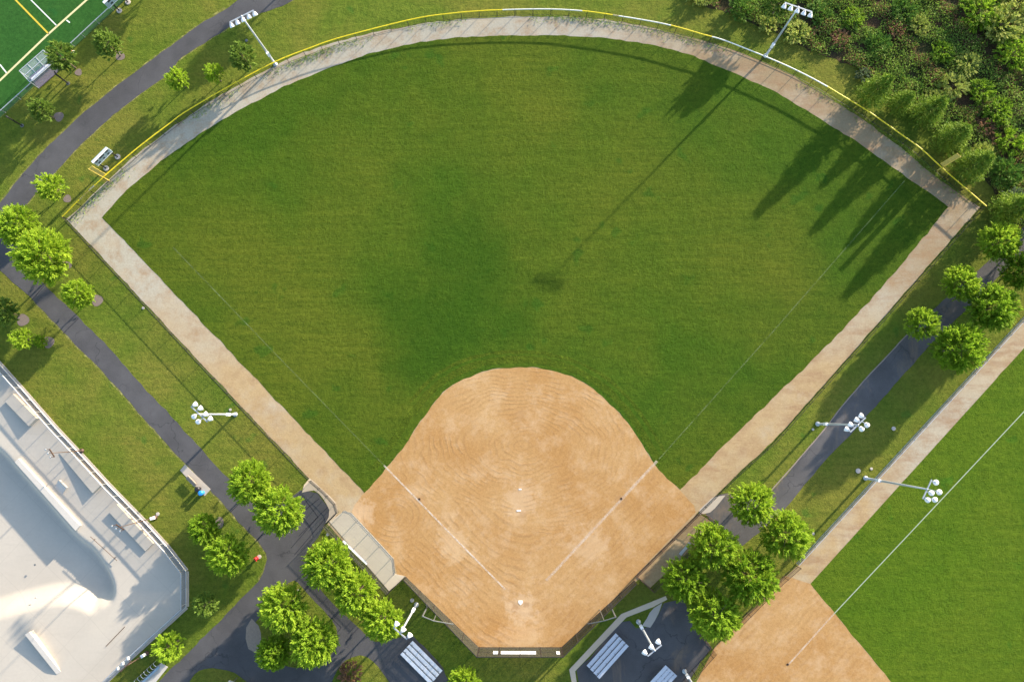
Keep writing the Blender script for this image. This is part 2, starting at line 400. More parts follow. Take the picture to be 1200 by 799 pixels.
def catmull(pts, step=0.8):
    out = []
    P = [pts[0] * 2 - pts[1]] + list(pts) + [pts[-1] * 2 - pts[-2]]
    for i in range(1, len(P) - 2):
        a, b, c, d = P[i - 1], P[i], P[i + 1], P[i + 2]
        n = max(1, int((c - b).length / step))
        for k in range(n):
            t = k / n
            out.append(0.5 * ((2 * b) + (c - a) * t + (2 * a - 5 * b + 4 * c - d) * t * t + (3 * b - a - 3 * c + d) * t ** 3))
    out.append(P[-2]); return out
def straight(pts, step=0.8):
    out = []
    for a, b in zip(pts, pts[1:]):
        n = max(1, int((b - a).length / step))
        out += [a + (b - a) * (k / n) for k in range(n)]
    out.append(pts[-1]); return out
def px(pts, z=0.0): return [G(u, v, z) for u, v in pts]
def C(pts, z=0.0, step=0.8): return catmull(px(pts, z), step)
def S(pts, z=0.0, step=0.8): return straight(px(pts, z), step)
def ring(*secs):
    out = []
    for s in secs:
        for p in s:
            if not out or (out[-1] - p).length > 0.05: out.append(p)
    if (out[0] - out[-1]).length < 0.05: out.pop()
    return out
def jitter(pts, amp):
    r = random.Random(len(pts)); out = []; ph = [r.uniform(0, 9) for _ in range(4)]; L = 0
    for i, p in enumerate(pts):
        if i: L += (p - pts[i - 1]).length
        k = amp * (0.5 * math.sin(L * 0.9 + ph[0]) + 0.4 * math.sin(L * 2.3 + ph[1]) + r.uniform(-.6, .6))
        q = pts[(i + 1) % len(pts)] - pts[i - 1]
        if q.length > 1e-6:
            nn = Vector((-q.y, q.x, 0)).normalized(); p = p + nn * k
        out.append(p)
    return out
def sheet(name, poly, z, mat, holes=(), jit=0.0, kind='structure', thick=0.0, parent=None):
    poly = jitter(poly, jit) if jit else poly
    loops = [[Vector((p.x, p.y, 0)) for p in poly]] + [[Vector((p.x, p.y, 0)) for p in h] for h in holes]
    tris = tessellate_polygon(loops)
    vs = [v for lp in loops for v in lp]
    V = [(v.x, v.y, z) for v in vs]; Fs = []
    for t in tris:
        a, b, c = (vs[i] for i in t)
        Fs.append(tuple(t) if (b - a).cross(c - a).z > 0 else tuple(reversed(t)))
    if thick:
        n = len(V); V += [(x, y, z - thick) for x, y, _ in V]; b = 0
        for lp in loops:
            k = len(lp)
            for i in range(k):
                j = (i + 1) % k; Fs.append((b + i, b + j, n + b + j, n + b + i))
            b += k
    me = bpy.data.meshes.new(name); me.from_pydata(V, [], Fs); me.materials.append(M[mat]); me.update()
    o = bpy.data.objects.new(name, me); link(o, parent)
    if kind: o['kind'] = kind
    return o
def strip_poly(pts, w):
    L, Rr = [], []
    for i, p in enumerate(pts):
        d = (pts[min(i + 1, len(pts) - 1)] - pts[max(i - 1, 0)]).normalized(); nn = Vector((-d.y, d.x, 0)) * w / 2
        L.append(p + nn); Rr.append(p - nn)
    return L + Rr[::-1]
def line_strip(mb, pts, w, z):
    b = len(mb.v)
    for i, p in enumerate(pts):
        d = (pts[min(i + 1, len(pts) - 1)] - pts[max(i - 1, 0)]).normalized(); nn = Vector((-d.y, d.x, 0)) * w / 2
        mb.v += [Vector(((p + nn).x, (p + nn).y, z)), Vector(((p - nn).x, (p - nn).y, z))]
    for i in range(len(pts) - 1): mb.f.append([b + 2 * i, b + 2 * i + 1, b + 2 * i + 3, b + 2 * i + 2])

# ------------------------------------------------------------------ ground and paving
SKATE_TOP = [(-60, 370), (17, 456), (57, 502), (88, 535), (120, 570), (165, 616), (192, 646), (212, 672), (212, 714), (200, 725), (145, 775), (60, 857)]
skate_line = px(SKATE_TOP, 1.8)
skate_base = [Vector((p.x, p.y, 0)) for p in skate_line]
skate_ring = skate_base + [Vector((G(60, 857).x - 3, G(60, 900).y, 0)), Vector((G(-120, 900).x, G(-120, 900).y, 0)), Vector((G(-120, 370).x, G(-120, 370).y, 0))]
skate_ring = [p for p in skate_ring]
ctr = sum(skate_ring, Vector()) / len(skate_ring)
hole = [ctr + (p - ctr) * 0.997 for p in skate_ring]
big = [Vector((-700, -700, 0)), Vector((700, -700, 0)), Vector((700, 700, 0)), Vector((-700, 700, 0))]
sheet('ground', big, 0.0, 'lawn', holes=[hole])

# outfield outline (inner edge of the warning track) and infield arc
of_arc = C([(120, 255), (136, 236), (165, 209), (200, 181), (250, 147), (300, 119), (340, 99), (400, 75), (450, 59), (520, 46), (600, 42), (680, 43), (740, 49), (800, 62), (850, 82), (900, 104), (950, 133), (1000, 164), (1050, 199), (1090, 227), (1111, 243)])
of_right = S([(1111, 243), (1094, 264), (1050, 318), (1000, 373), (950, 424), (900, 472), (850, 520), (797, 574)])
if_arc = C([(797, 574), (768, 545), (745, 508), (720, 478), (690, 452), (655, 436), (610, 430), (565, 436), (525, 455), (497, 488), (471, 526), (448, 554), (427, 577)])
of_left = S([(427, 577), (120, 255)])
tr_out = C([(78, 257), (100, 237), (150, 190), (200, 151), (250, 117), (300, 89), (350, 64), (400, 48), (450, 36), (520, 25), (600, 20), (680, 21), (740, 28), (800, 42), (850, 56), (900, 76), (950, 101), (1000, 133), (1050, 169), (1100, 210), (1148, 243)])
tr_right = S([(1148, 243), (1000, 412), (905, 518), (870, 550), (818, 600), (745, 682), (700, 722), (658, 760)])
tr_bot = S([(658, 760), (560, 760), (520, 722), (475, 676), (455, 690), (383, 614), (397, 600), (393, 590), (362, 560), (230, 420), (78, 257)])
sheet('warning_track', ring(tr_out, tr_right, tr_bot), 0.020, 'track_dirt', jit=0.10)
dirt = ring(if_arc, S([(427, 577), (415, 592), (412, 600), (440, 630), (462, 655), (466, 675), (476, 676), (520, 722), (560, 759), (658, 759), (700, 721), (743, 680), (762, 655), (815, 600), (813, 592), (797, 574)]))
sheet('infield', dirt, 0.028, 'infield_clay', jit=0.05)
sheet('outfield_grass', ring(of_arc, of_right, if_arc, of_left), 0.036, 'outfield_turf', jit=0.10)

sheet('mown_ring', strip_poly(C([(775, 545), (755, 511), (729, 474), (697, 446), (658, 428), (610, 421), (561, 427), (518, 447), (487, 479), (461, 517), (438, 551)]), 1.0), 0.041, 'mown_turf', jit=0.10)
sheet('mown_ring', strip_poly(C([(782, 536), (763, 503), (736, 466), (702, 437), (660, 419), (610, 412), (558, 418), (513, 438), (480, 471)]), 0.5), 0.041, 'mown_turf', jit=0.08)
# second field, lower right
sheet('second_field_track', ring(S([(1260, 306), (1200, 374), (1065, 520), (935, 662), (905, 690), (880, 715), (838, 757)]), S([(815, 800), (780, 850), (1100, 850), (1046, 800), (1000, 745), (950, 684), (1200, 408), (1270, 330)])), 0.020, 'track_dirt', jit=0.08)
sheet('second_infield', ring(S([(920, 674), (900, 692), (880, 715), (838, 757), (815, 800), (780, 850), (1100, 850), (1046, 800), (1000, 745), (950, 684)])), 0.028, 'infield_clay', jit=0.08)
sheet('second_field_grass', ring(S([(950, 684), (1000, 745), (1046, 800), (1100, 870), (1350, 870), (1350, 240), (1270, 330), (1200, 408)])), 0.032, 'second_turf', jit=0.08)

# artificial turf field, upper left
sheet('turf_field', px([(-200, -200), (310, -200), (147, 0), (88, 55), (40, 101), (0, 138), (-120, 250)]), 0.020, 'artificial_turf')
mb = MB()
line_strip(mb, px([(40, -55), (36, -20)]), 0.12, 0.026)
line_strip(mb, px([(36, -20), (0, -60)]), 0.12, 0.026)
line_strip(mb, px([(36, 0), (67, 31)]), 0.17, 0.026)
line_strip(mb, px([(78, 24), (82, 27)]), 0.2, 0.026)
line_strip(mb, px([(0, 76), (8, 86)]), 0.2, 0.026)
mb.build('white_turf_markings', 'turf_line_white')['kind'] = 'structure'
mb = MB(); line_strip(mb, px([(18, 0), (57, 40)]), 0.25, 0.026); line_strip(mb, px([(-30, -48), (18, 0)]), 0.25, 0.026)
mb.build('yellow_turf_marking', 'turf_line_yellow')['kind'] = 'structure'
mb = MB(); line_strip(mb, px([(150, -46), (102, 0), (56, 41), (8, 87), (-60, 152)]), 0.30, 0.026)
mb.build('cream_turf_sideline', 'turf_line_cream')['kind'] = 'structure'

# asphalt paths
north_path = ring(C([(420, -50), (345, 0), (290, 22), (262, 37), (215, 67), (193, 90), (165, 110), (138, 131), (100, 165), (60, 207), (27, 245), (14, 272)]),
                  C([(40, 322), (90, 370), (130, 410), (165, 450), (200, 487), (265, 558), (300, 590)]),
                  S([(330, 590), (352, 574), (372, 578), (387, 597), (386, 605), (381, 614), (372, 630), (358, 650), (375, 690), (405, 722), (440, 752), (463, 748), (482, 742), (520, 782), (535, 830)]),
                  S([(190, 830), (185, 799), (240, 745), (290, 694), (303, 680)]),
                  C([(303, 680), (312, 662), (312, 648), (300, 632), (280, 611), (250, 578), (215, 541), (180, 503), (145, 463), (115, 430), (75, 390), (40, 353), (10, 326), (-30, 290)]),
                  C([(-30, 260), (0, 237), (20, 212), (50, 178), (100, 131), (150, 91), (200, 54), (240, 25), (280, 0), (340, -60)]))
sheet('asphalt_path', north_path, 0.016, 'asphalt', jit=0.09)
sheet('island_lawn', ring(C([(295, 735), (290, 745), (292, 757), (310, 770), (345, 782), (375, 778), (395, 757), (396, 742), (388, 725), (360, 695), (345, 680), (330, 690), (310, 715), (295, 735)])), 0.028, 'lawn', jit=0.06)
sheet('south_lawn', ring(C([(220, 801), (228, 790), (240, 783), (258, 783), (275, 788), (290, 800), (320, 830)]), S([(320, 830), (200, 830), (220, 801)])), 0.028, 'lawn', jit=0.06)
sheet('round_lawn', ring(C([(388, 801), (395, 786), (405, 774), (422, 767), (437, 774), (448, 788), (458, 801)]), S([(458, 801), (470, 830), (380, 830), (388, 801)])), 0.028, 'lawn', jit=0.06)
sheet('gravel_apron', ring(C([(289, 735), (288, 748), (291, 760), (300, 765), (306, 750), (303, 733), (295, 724), (289, 735)])), 0.032, 'gravel', jit=0.05)
right_path = ring(C([(1260, 205), (1180, 285), (1140, 322), (1100, 357), (1063, 392), (1000, 460), (960, 510), (910, 570), (895, 588)]),
                  C([(895, 588), (870, 580), (850, 578), (835, 583), (826, 592), (828, 603), (845, 625), (866, 642)]),
                  C([(866, 642), (900, 615), (925, 590), (962, 545), (1000, 505), (1040, 460), (1092, 402), (1130, 365), (1185, 310), (1280, 220)]))
sheet('east_path', right_path, 0.016, 'dusty_asphalt', jit=0.06)
sheet('path_edging', strip_poly(C([(1063, 392), (1000, 460), (960, 510), (900, 579)]), 0.16), 0.024, 'gravel', jit=0.03)
def verge(pts, w): sheet('worn_verge', strip_poly(C(pts), w), 0.010, 'dry_verge', jit=0.06)
verge([(303, 680), (312, 662), (312, 648), (300, 632), (280, 611), (250, 578), (215, 541), (180, 503), (145, 463), (115, 430), (75, 390), (40, 353)], .5)
verge([(0, 237), (20, 212), (50, 178), (100, 131), (150, 91), (200, 54), (240, 25), (280, 0)], .4)
verge([(27, 245), (60, 207), (100, 165), (138, 131), (165, 110), (193, 90), (215, 67), (262, 37), (290, 22), (345, 0)], .3)
# paved court behind home plate
sheet('court_kerb', px([(667, 784), (728, 719), (780, 698), (782, 702), (765, 711), (734, 723), (674, 786), (680, 830), (676, 830)]), 0.022, 'tan_concrete', jit=0.0)
sheet('paved_court', ring(S([(676, 785), (685, 776), (690, 771), (727, 728), (738, 727), (745, 736), (757, 735), (770, 722), (778, 706), (800, 702), (812, 726), (824, 745), (834, 758), (812, 790), (790, 840), (684, 840)])), 0.016, 'dusty_asphalt', jit=0.10)
sheet('sandy_patch', ring(C([(772, 718), (776, 706), (766, 712), (758, 724), (752, 733), (762, 735), (772, 718)])), 0.026, 'bare_concrete', jit=0.05)
sheet('gateway_apron', ring(C([(363, 560), (356, 568), (354, 577), (368, 574), (378, 583), (386, 597), (385, 606), (380, 615), (392, 606), (396, 600), (393, 588), (380, 575), (363, 560)])), 0.024, 'tan_concrete', jit=0.04)
sheet('east_gateway_apron', ring(C([(835, 583), (820, 597), (818, 603), (832, 600), (842, 590), (850, 580), (835, 583)])), 0.024, 'bare_concrete', jit=0.05)
# pads
sheet('dugout_pad', px([(386, 611), (404, 598), (412, 601), (461, 654), (463, 672), (476, 675), (456, 692)]), 0.06, 'pad_concrete', thick=0.06)
sheet('east_dugout_pad', px([(818, 601), (836, 612), (805, 648), (762, 688), (744, 674), (762, 656)]), 0.05, 'track_dirt', jit=0.05)
sheet('bench_pad', px([(211, 551), (217, 544), (247, 573), (240, 581)]), 0.04, 'bare_concrete', thick=0.04)
sheet('roadside_pad', px([(160, 806), (189, 776), (197, 781), (172, 812)]), 0.04, 'pale_concrete', thick=0.04)
# tar joints
mb = MB()
for a, b in (((74, 391), (92, 373)), ((37, 352), (56, 330)), ((270, 600), (285, 585)), ((300, 634), (318, 613)), ((356, 690), (372, 676)), ((388, 728), (405, 708)),
             ((355, 582), (373, 606)), ((372, 606), (341, 642)), ((352, 602), (362, 615)), ((374, 584), (352, 602)), ((386, 592), (362, 616)), ((362, 616), (350, 628)), ((382, 606), (345, 650)), 
             ((385, 720), (400, 735)), ((400, 735), (385, 752)), ((420, 735), (405, 752))):
    line_strip(mb, px([a, b]), 0.10, 0.022)
mb.build('tar_joints', 'joint_tar')['kind'] = 'structure'

# chalk and paint lines
mb = MB(); line_strip(mb, S([(450, 545), (520, 617), (592, 690)]), 0.22, 0.044); mb.build('third_base_chalk', 'chalk')['kind'] = 'structure'
mb = MB(); line_strip(mb, S([(770, 540), (640, 680)]), 0.38, 0.044); mb.build('first_base_chalk', 'worn_chalk')['kind'] = 'structure'
mb = MB(); line_strip(mb, S([(203, 290), (330, 422), (450, 545)]), 0.09, 0.044); line_strip(mb, S([(772, 538), (900, 395), (1060, 212)]), 0.09, 0.044)
mb.build('outfield_foul_lines', 'faded_paint')['kind'] = 'structure'
mb = MB(); line_strip(mb, S([(1260, 414), (1200, 482), (1075, 615), (977, 719)]), 0.13, 0.044); mb.build('second_field_foul_line', 'line_paint')['kind'] = 'structure'
mb = MB(); line_strip(mb, S([(977, 719), (924, 778)]), 0.22, 0.044); line_strip(mb, S([(900, 799), (890, 810)]), 0.3, 0.044); mb.build('second_field_chalk', 'worn_chalk')['kind'] = 'structure'

# home plate, pitching rubbers, mulch
def flat(name, pts, z0, h, mat):
    n = len(pts); mbx = MB(); mbx.v = [Vector((x, y, z0)) for x, y in pts] + [Vector((x, y, z0 + h)) for x, y in pts]
    mbx.f = [list(range(n - 1, -1, -1)), [n + i for i in range(n)]] + [[i, (i + 1) % n, n + (i + 1) % n, n + i] for i in range(n)]
    return mbx.build(name, mat)
hp = G(610, 706)
tag(flat('home_plate', [(-.30, .0), (0, -.30), (.30, .0), (.30, .34), (-.30, .34)], 0, .04, 'white_paint'), 'white five-sided home plate set in the raked clay', 'home plate').location = (hp.x, hp.y, 0.03)
for (u, v), lb, w in (((608, 598), 'white pitching rubber in the clay, the one nearer home plate', 0.62), ((609.5, 573), 'small pale pitching rubber farther from home plate, below the arc centre', 0.40)):
    p = G(u, v); o = flat('pitching_rubber', [(-w / 2, -.09), (w / 2, -.09), (w / 2, .09), (-w / 2, .09)], 0, .05, 'white_paint'); o.location = (p.x, p.y, 0.03)
    tag(o, lb, 'pitching rubber', 'pitching rubbers in the infield')
for (u, v), lb in (((491.5, 584.5), 'dark third base anchor hole beside the left chalk line'), ((728, 584), 'dark first base anchor hole beside the right chalk line'), ((923, 778), 'dark base anchor in the clay of the second field')):
    p = G(u, v); mb = MB(); mb.lathe((0, 0, 0), [(.17, 0), (.17, .03), (.09, .03), (.09, .012)], 10); o = mb.build('base_anchor', 'brown_steel'); o.location = (p.x, p.y, 0.03)
    tag(o, lb, 'base anchor', 'base anchors')

# ------------------------------------------------------------------ skate park
def pip(P, x, y):
    ins = np.zeros(x.shape, bool); n = len(P)
    for i in range(n):
        a, b = P[i], P[(i + 1) % n]
        cnd = ((a.y > y) != (b.y > y)) & (x < (b.x - a.x) * (y - a.y) / (b.y - a.y + 1e-12) + a.x); ins ^= cnd
    return ins
def pdist(P, x, y, closed=True):
    d = np.full(x.shape, 1e9); n = len(P)
    for i in range(n if closed else n - 1):
        a, b = P[i], P[(i + 1) % n]; ex, ey = b.x - a.x, b.y - a.y; L = ex * ex + ey * ey + 1e-12
        t = np.clip(((x - a.x) * ex + (y - a.y) * ey) / L, 0, 1)
        d = np.minimum(d, np.hypot(x - a.x - t * ex, y - a.y - t * ey))
    return d
def sstep(t): t = np.clip(t, 0, 1); return t * t * (3 - 2 * t)
xs = [p.x for p in skate_ring]; ys = [p.y for p in skate_ring]
st = 0.30
gx = np.arange(min(xs), max(xs) + st, st); gy = np.arange(min(ys), max(ys) + st, st)
X, Y = np.meshgrid(gx, gy)
rimNE = C([(-70, 470), (-20, 508), (6, 529), (20, 545), (55, 584), (90, 624), (110, 640), (126, 662), (136, 686), (134, 706), (122, 717)])
rimSW = C([(122, 717), (106, 722), (88, 714), (62, 712), (20, 722), (-40, 735), (-110, 715)])
bowl = ring(rimNE, rimSW)
ins = pip(bowl, X, Y); dN = pdist(rimNE, X, Y, False); dS = pdist(rimSW, X, Y, False)
Z = np.where(ins, -1.75 * sstep(dN / 1.5) * sstep(dS / 3.4), 0.0)
# low funbox bump rising out of the bowl floor and the bank to the south
bank = px([(100, 735), (150, 690), (200, 690), (205, 712), (120, 790), (60, 850), (-10, 850)])
Z = Z + np.where(pip(bank, X, Y), 0.35 * sstep(pdist(bank, X, Y) / 2.5), 0)
Z = Z + 0.03
inside = pip(skate_ring, X, Y)
V, Fc, idx = [], [], {}
ny, nx = X.shape
def vid(j, i):
    k = (j, i)
    if k not in idx:
        idx[k] = len(V); V.append((X[j, i], Y[j, i], Z[j, i]))
    return idx[k]
for j in range(ny - 1):
    for i in range(nx - 1):
        if inside[j, i] and inside[j + 1, i] and inside[j, i + 1] and inside[j + 1, i + 1]:
            Fc.append((vid(j, i), vid(j, i + 1), vid(j + 1, i + 1), vid(j + 1, i)))
me = bpy.data.meshes.new('skate_bowl'); me.from_pydata(V, [], Fc); me.materials.append(M['skate_concrete'])
me.polygons.foreach_set('use_smooth', [True] * len(me.polygons)); me.update()
tag(link(bpy.data.objects.new('skate_park_floor', me)), kind='structure')
# kerb that closes the slab's edge under the fence
mb = MB()
kp = skate_base
for a, b in zip(kp, kp[1:]): mb.bar(a + Vector((0, 0, -0.02)), b + Vector((0, 0, -0.02)), 0.75, 0.16)
mb.build('skate_park_kerb', 'bare_concrete')['kind'] = 'structure'
def prism(name, pts, z0, z1, mat, label, cat, parent=None):
    P = [(p.x, p.y) for p in px(pts)]; n = len(P)
    zz = z1 if isinstance(z1, (list, tuple)) else [z1] * n
    mbx = MB(); mbx.v = [Vector((x, y, z0)) for x, y in P] + [Vector((x, y, h)) for (x, y), h in zip(P, zz)]
    mbx.f = [list(range(n - 1, -1, -1)), [n + i for i in range(n)]] + [[i, (i + 1) % n, n + (i + 1) % n, n + i] for i in range(n)]
    return tag(mbx.build(name, mat), label, cat)
o = prism('concrete_ledge', [(20, 541), (24, 537), (96, 615), (91, 621)], -0.3, 0.55, 'pale_concrete', 'long pale concrete ledge along the rim of the skate bowl', 'ledge')
o2 = prism('hubba_ledge', [(34, 741), (39, 738), (73, 786), (68, 789)], -0.3, [0.95, 0.95, 0.35, 0.35], 'pale_concrete', 'short pale sloping ledge alone on the lower skate park floor', 'ledge')
prism('manual_block', [(64, 571), (71, 562), (80, 571), (73, 580)], 0.0, [0.02, 0.55, 0.55, 0.02], 'pale_concrete', 'small square concrete kicker block between ledge and quarter pipe', 'skate block')
prism('quarter_pipe', [(70, 531), (79, 523), (121, 568), (112, 577)], 0, [0.12, 0.12, 0.8, 0.8], 'skate_concrete', 'concrete quarter pipe deck along the fence, middle one', 'quarter pipe')
prism('quarter_pipe', [(130, 599), (139, 590), (181, 636), (172, 645)], 0, [0.6, 0.6, 0.45, 0.45], 'skate_concrete', 'concrete quarter pipe deck along the fence nearest its corner', 'quarter pipe')
prism('quarter_pipe', [(8, 470), (17, 461), (47, 490), (38, 499)], 0, [0.5, 0.5, 0.9, 0.9], 'skate_concrete', 'concrete quarter pipe deck along the fence at the left frame edge', 'quarter pipe')
def rail(a, b, lb):
    A, B = G(*a), G(*b); t = empty('grind_rail', A, label=lb, cat='rail'); D = B - A
    MB().tube([(0, 0, .45), (D.x, D.y, .45)], .045, 6).build('rail_bar', 'brown_steel', t)
    for k in (0.12, 0.88): MB().tube([(D.x * k, D.y * k, .0), (D.x * k, D.y * k, .43)], .04, 6).build('leg', 'brown_steel', t)
rail((108, 628), (139, 656), 'thin dark grind rail on the pale deck between ledge and corner')
rail((126, 756), (148, 733), 'low grind rail on the lower skate park bank')
# ------------------------------------------------------------------ fences
def resample(pts, step):
    out = [pts[0]]; acc = 0
    for a, b in zip(pts, pts[1:]):
        L = (b - a).length; d = step - acc
        while d < L: out.append(a + (b - a) * (d / L)); d += step
        acc = (acc + L) % step if L + acc >= step else acc + L
    if (out[-1] - pts[-1]).length > step * 0.35: out.append(pts[-1])
    else: out[-1] = pts[-1]
    return out
def fence(name, label, pts, h, steel='black_steel', mesh='black_mesh', sp=3.0, pr=0.045, rr=0.035, caps=None, group=None, cat='fence', bottom=True, mid=False):
    pts = [Vector((p.x, p.y, 0)) for p in pts]
    hs = h if callable(h) else (lambda t: h)
    tot = sum((b - a).length for a, b in zip(pts, pts[1:]))
    cum = [0.0]
    for a, b in zip(pts, pts[1:]): cum.append(cum[-1] + (b - a).length)
    o0 = pts[0]; root = empty(name, o0, label=label, cat=cat, group=group)
    L = [p - o0 for p in pts]
    mb = MB()
    for i, p in enumerate(L):
        hh = hs(cum[i] / tot); mb.v += [p + Vector((0, 0, 0.05)), p + Vector((0, 0, hh))]
    for i in range(len(L) - 1): mb.f.append([2 * i, 2 * i + 2, 2 * i + 3, 2 * i + 1])
    mb.build('mesh_panel', mesh, root)
    top = [p + Vector((0, 0, hs(c / tot))) for p, c in zip(L, cum)]
    MB().tube(top, rr, 6).build('top_rail', steel, root)
    if bottom: MB().tube([p + Vector((0, 0, .12)) for p in L], rr * .8, 5).build('bottom_rail', steel, root)
    if mid: MB().tube([Vector((p.x, p.y, p.z * .5)) for p in top], rr * .8, 5).build('middle_rail', steel, root)
    pp = resample(L, sp); me = None; acc = 0
    for i, p in enumerate(pp[:100]):
        if i: acc += (p - pp[i - 1]).length
        hh = hs(min(1, acc / tot))
        if me is None or callable(h):
            po = MB().lathe((0, 0, 0), [(pr, 0), (pr, hh + .02), (pr * 1.5, hh + .03), (pr * .5, hh + .12)], 6).build('post', steel, root); me = po.data
        else:
            po = bpy.data.objects.new('post', me); link(po, root)
        po.location = p
    if caps:
        # caps: (fraction start, fraction end, material)
        fine = top
        for a, b, cm in caps:
            seg = [q for q, c, c2 in zip(fine, cum, [0.0] + cum[:-1]) if a <= c / tot and c2 / tot <= b]
            if len(seg) > 1: MB().tube([q + Vector((0, 0, .02)) for q in seg], .085, 8).build('rail_cap', cm, root)
    return root

TOP = [(73, 254), (93, 234), (122, 207), (144, 188), (167, 169), (200, 144), (216, 132), (267, 102), (322, 73), (362, 57), (400, 44), (483, 23), (530, 16), (575, 12.5), (633, 11), (675, 12.5), (712, 17), (777, 28), (825, 41), (850, 48), (898, 67), (930, 81), (963, 98), (988, 113), (1018, 131), (1055, 157), (1080, 175), (1103, 196), (1133, 222), (1156, 242)]
of_line = C(TOP, 1.83, 0.9)
cu = [0.0]
for a, b in zip(of_line, of_line[1:]): cu.append(cu[-1] + (b - a).length)
def frac(u, v):
    q = G(u, v, 1.83); i = min(range(len(of_line)), key=lambda k: (of_line[k] - q).length); return cu[i] / cu[-1]
br = [0, frac(93, 234), frac(103, 225), frac(579, 12.5), frac(675, 12.5), frac(712, 17), frac(777, 28), frac(825, 41), frac(963, 98), 1.0]
fm = ['yellow_cap', 'white_cap', 'yellow_cap', 'white_cap', 'yellow_cap', 'white_cap', 'yellow_cap', 'white_cap', 'yellow_cap']
caps = [(br[i], br[i + 1] + 0.006, fm[i]) for i in range(9)]
fence('outfield_fence', 'long curved outfield fence with a yellow and white cap on its top rail', of_line, 1.83, mesh='light_mesh', caps=caps, sp=2.7)
fence('foul_line_fence', 'low black fence along the left warning track', S([(78, 257), (230, 420), (362, 560)], 0, 3), 1.2, mesh='light_mesh', sp=3)
fence('gateway_fence', 'short black fence bending round the tan apron beside the left dugout', px([(365, 563), (380, 576), (393, 590), (396, 600), (383, 613)]), 1.5, mesh='dense_mesh', sp=1.6, mid=True)
fence('foul_line_fence', 'low black fence along the right warning track', S([(1150, 243), (1000, 413), (907, 518), (872, 548), (819, 600)], 0, 3), 1.2, mesh='light_mesh', sp=3)
fence('dugout_rear_fence', 'tall black fence behind the left dugout bench', px([(383, 615), (456, 692)]), 2.4, mesh='black_mesh', sp=2.4, mid=True)
fence('dugout_front_fence', 'grey railed fence between left dugout pad and infield', px([(404, 598), (412, 601), (461, 654), (463, 671)]), 1.4, 'grey_steel', 'steel_mesh', 2.4, rr=.05)
fence('dugout_side_fence', 'short fence closing the lower end of the left dugout', px([(457, 692), (475, 675)]), 1.8, sp=2)
fence('dugout_front_fence', 'dark double railed fence between right dugout and infield', px([(817, 602), (762, 657), (745, 674)]), 1.5, 'brown_steel', 'dense_mesh', 2.4, rr=.05, mid=True)
fence('dugout_side_fence', 'short brown fence closing the lower end of the right dugout', px([(746, 674), (763, 690)]), 1.8, 'brown_steel', 'black_mesh', 1.2, mid=True)
fence('gateway_fence', 'short dark fence with gate at the top of the right dugout', px([(819, 600), (827, 603), (838, 612)]), 1.6, 'brown_steel', 'dense_mesh', 1.2)
fence('dugout_rear_fence', 'tall brown fence behind the right dugout bench', px([(838, 612), (764, 690)]), 2.2, 'brown_steel', 'black_mesh', 2.6)
fence('track_fence', 'galvanised fence with pale top rail along the second field track', S([(1262, 303), (1200, 371), (1065, 517), (933, 660)], 0, 3), 1.3, 'galvanised', 'black_mesh', 2.6, rr=.055, mid=True)
fence('backstop_wing', 'dark brown fence between the second field infield and the tree bed', px([(932, 662), (905, 686), (880, 712), (862, 730)]), 2.4, 'brown_steel', 'black_mesh', 2.4, mid=True)
fence('backstop_wing', 'brown backstop fence of the second field beside the paved court', px([(818, 742), (834, 759), (795, 803)]), 3.0, 'brown_steel', 'black_mesh', 1.7, mid=True)
fence('skate_park_fence', 'pale railed fence round the skate park slab', straight(skate_base, 3), 1.8, 'galvanised', 'black_mesh', 2.4, rr=.085, mid=False)
fence('turf_field_fence', 'pale topped fence on the edge of the artificial turf field, right part', S([(166, -20), (147, 0), (88, 55)], 0, 3), 1.2, 'galvanised', 'steel_mesh', 3, rr=.07, bottom=False)
fence('turf_field_fence', 'pale topped fence on the edge of the artificial turf field, left part', S([(42, 101), (0, 139), (-40, 176)], 0, 3), 1.2, 'galvanised', 'steel_mesh', 3, rr=.07, bottom=False)

# backstop behind home plate
bs = empty('backstop', G(562, 758), label='dark backstop screen behind home plate with white boards on it', cat='backstop')
o0 = G(562, 758)
def loc(p, z=0.0): return Vector((p.x - o0.x, p.y - o0.y, z))
def wing(a, b, ha, hb):
    A, B = loc(G(*a)), loc(G(*b)); mb = MB()
    mb.v = [A + Vector((0, 0, .05)), B + Vector((0, 0, .05)), B + Vector((0, 0, hb)), A + Vector((0, 0, ha))]; mb.f = [[0, 1, 2, 3]]
    mb.build('screen', 'screen_mesh', bs)
    for k in (0.03, 0.5, 0.97):
        MB().tube([A * (1 - k) + B * k + Vector((0, 0, (ha * (1 - k) + hb * k) * k0)) for k0 in (1,)] + [A * (1 - k) + B * k + Vector((0, 0, 0))], .045, 6).build('rail_stay', 'grey_steel', bs) if False else None
    MB().tube([A + Vector((0, 0, ha)), B + Vector((0, 0, hb))], .06, 6).build('top_rail', 'black_steel', bs)
    MB().tube([A + Vector((0, 0, ha * .5)), B + Vector((0, 0, hb * .5))], .03, 6).build('middle_rail', 'black_steel', bs)
    MB().tube([A + Vector((0, 0, .1)), B + Vector((0, 0, .1))], .04, 6).build('bottom_rail', 'black_steel', bs)
    n = max(2, int((B - A).length / 2.6) + 1)
    for k in range(n):
        t = k / (n - 1); q = A * (1 - t) + B * t; hh = ha * (1 - t) + hb * t
        MB().tube([q, q + Vector((0, 0, hh + .05))], .07, 6).build('post', 'black_steel', bs)
wing((476, 676), (561, 758), 2.4, 4.6); wing((562, 758), (657, 758), 4.6, 4.6); wing((658, 758), (743, 680), 4.6, 2.4)
zb = 2.9
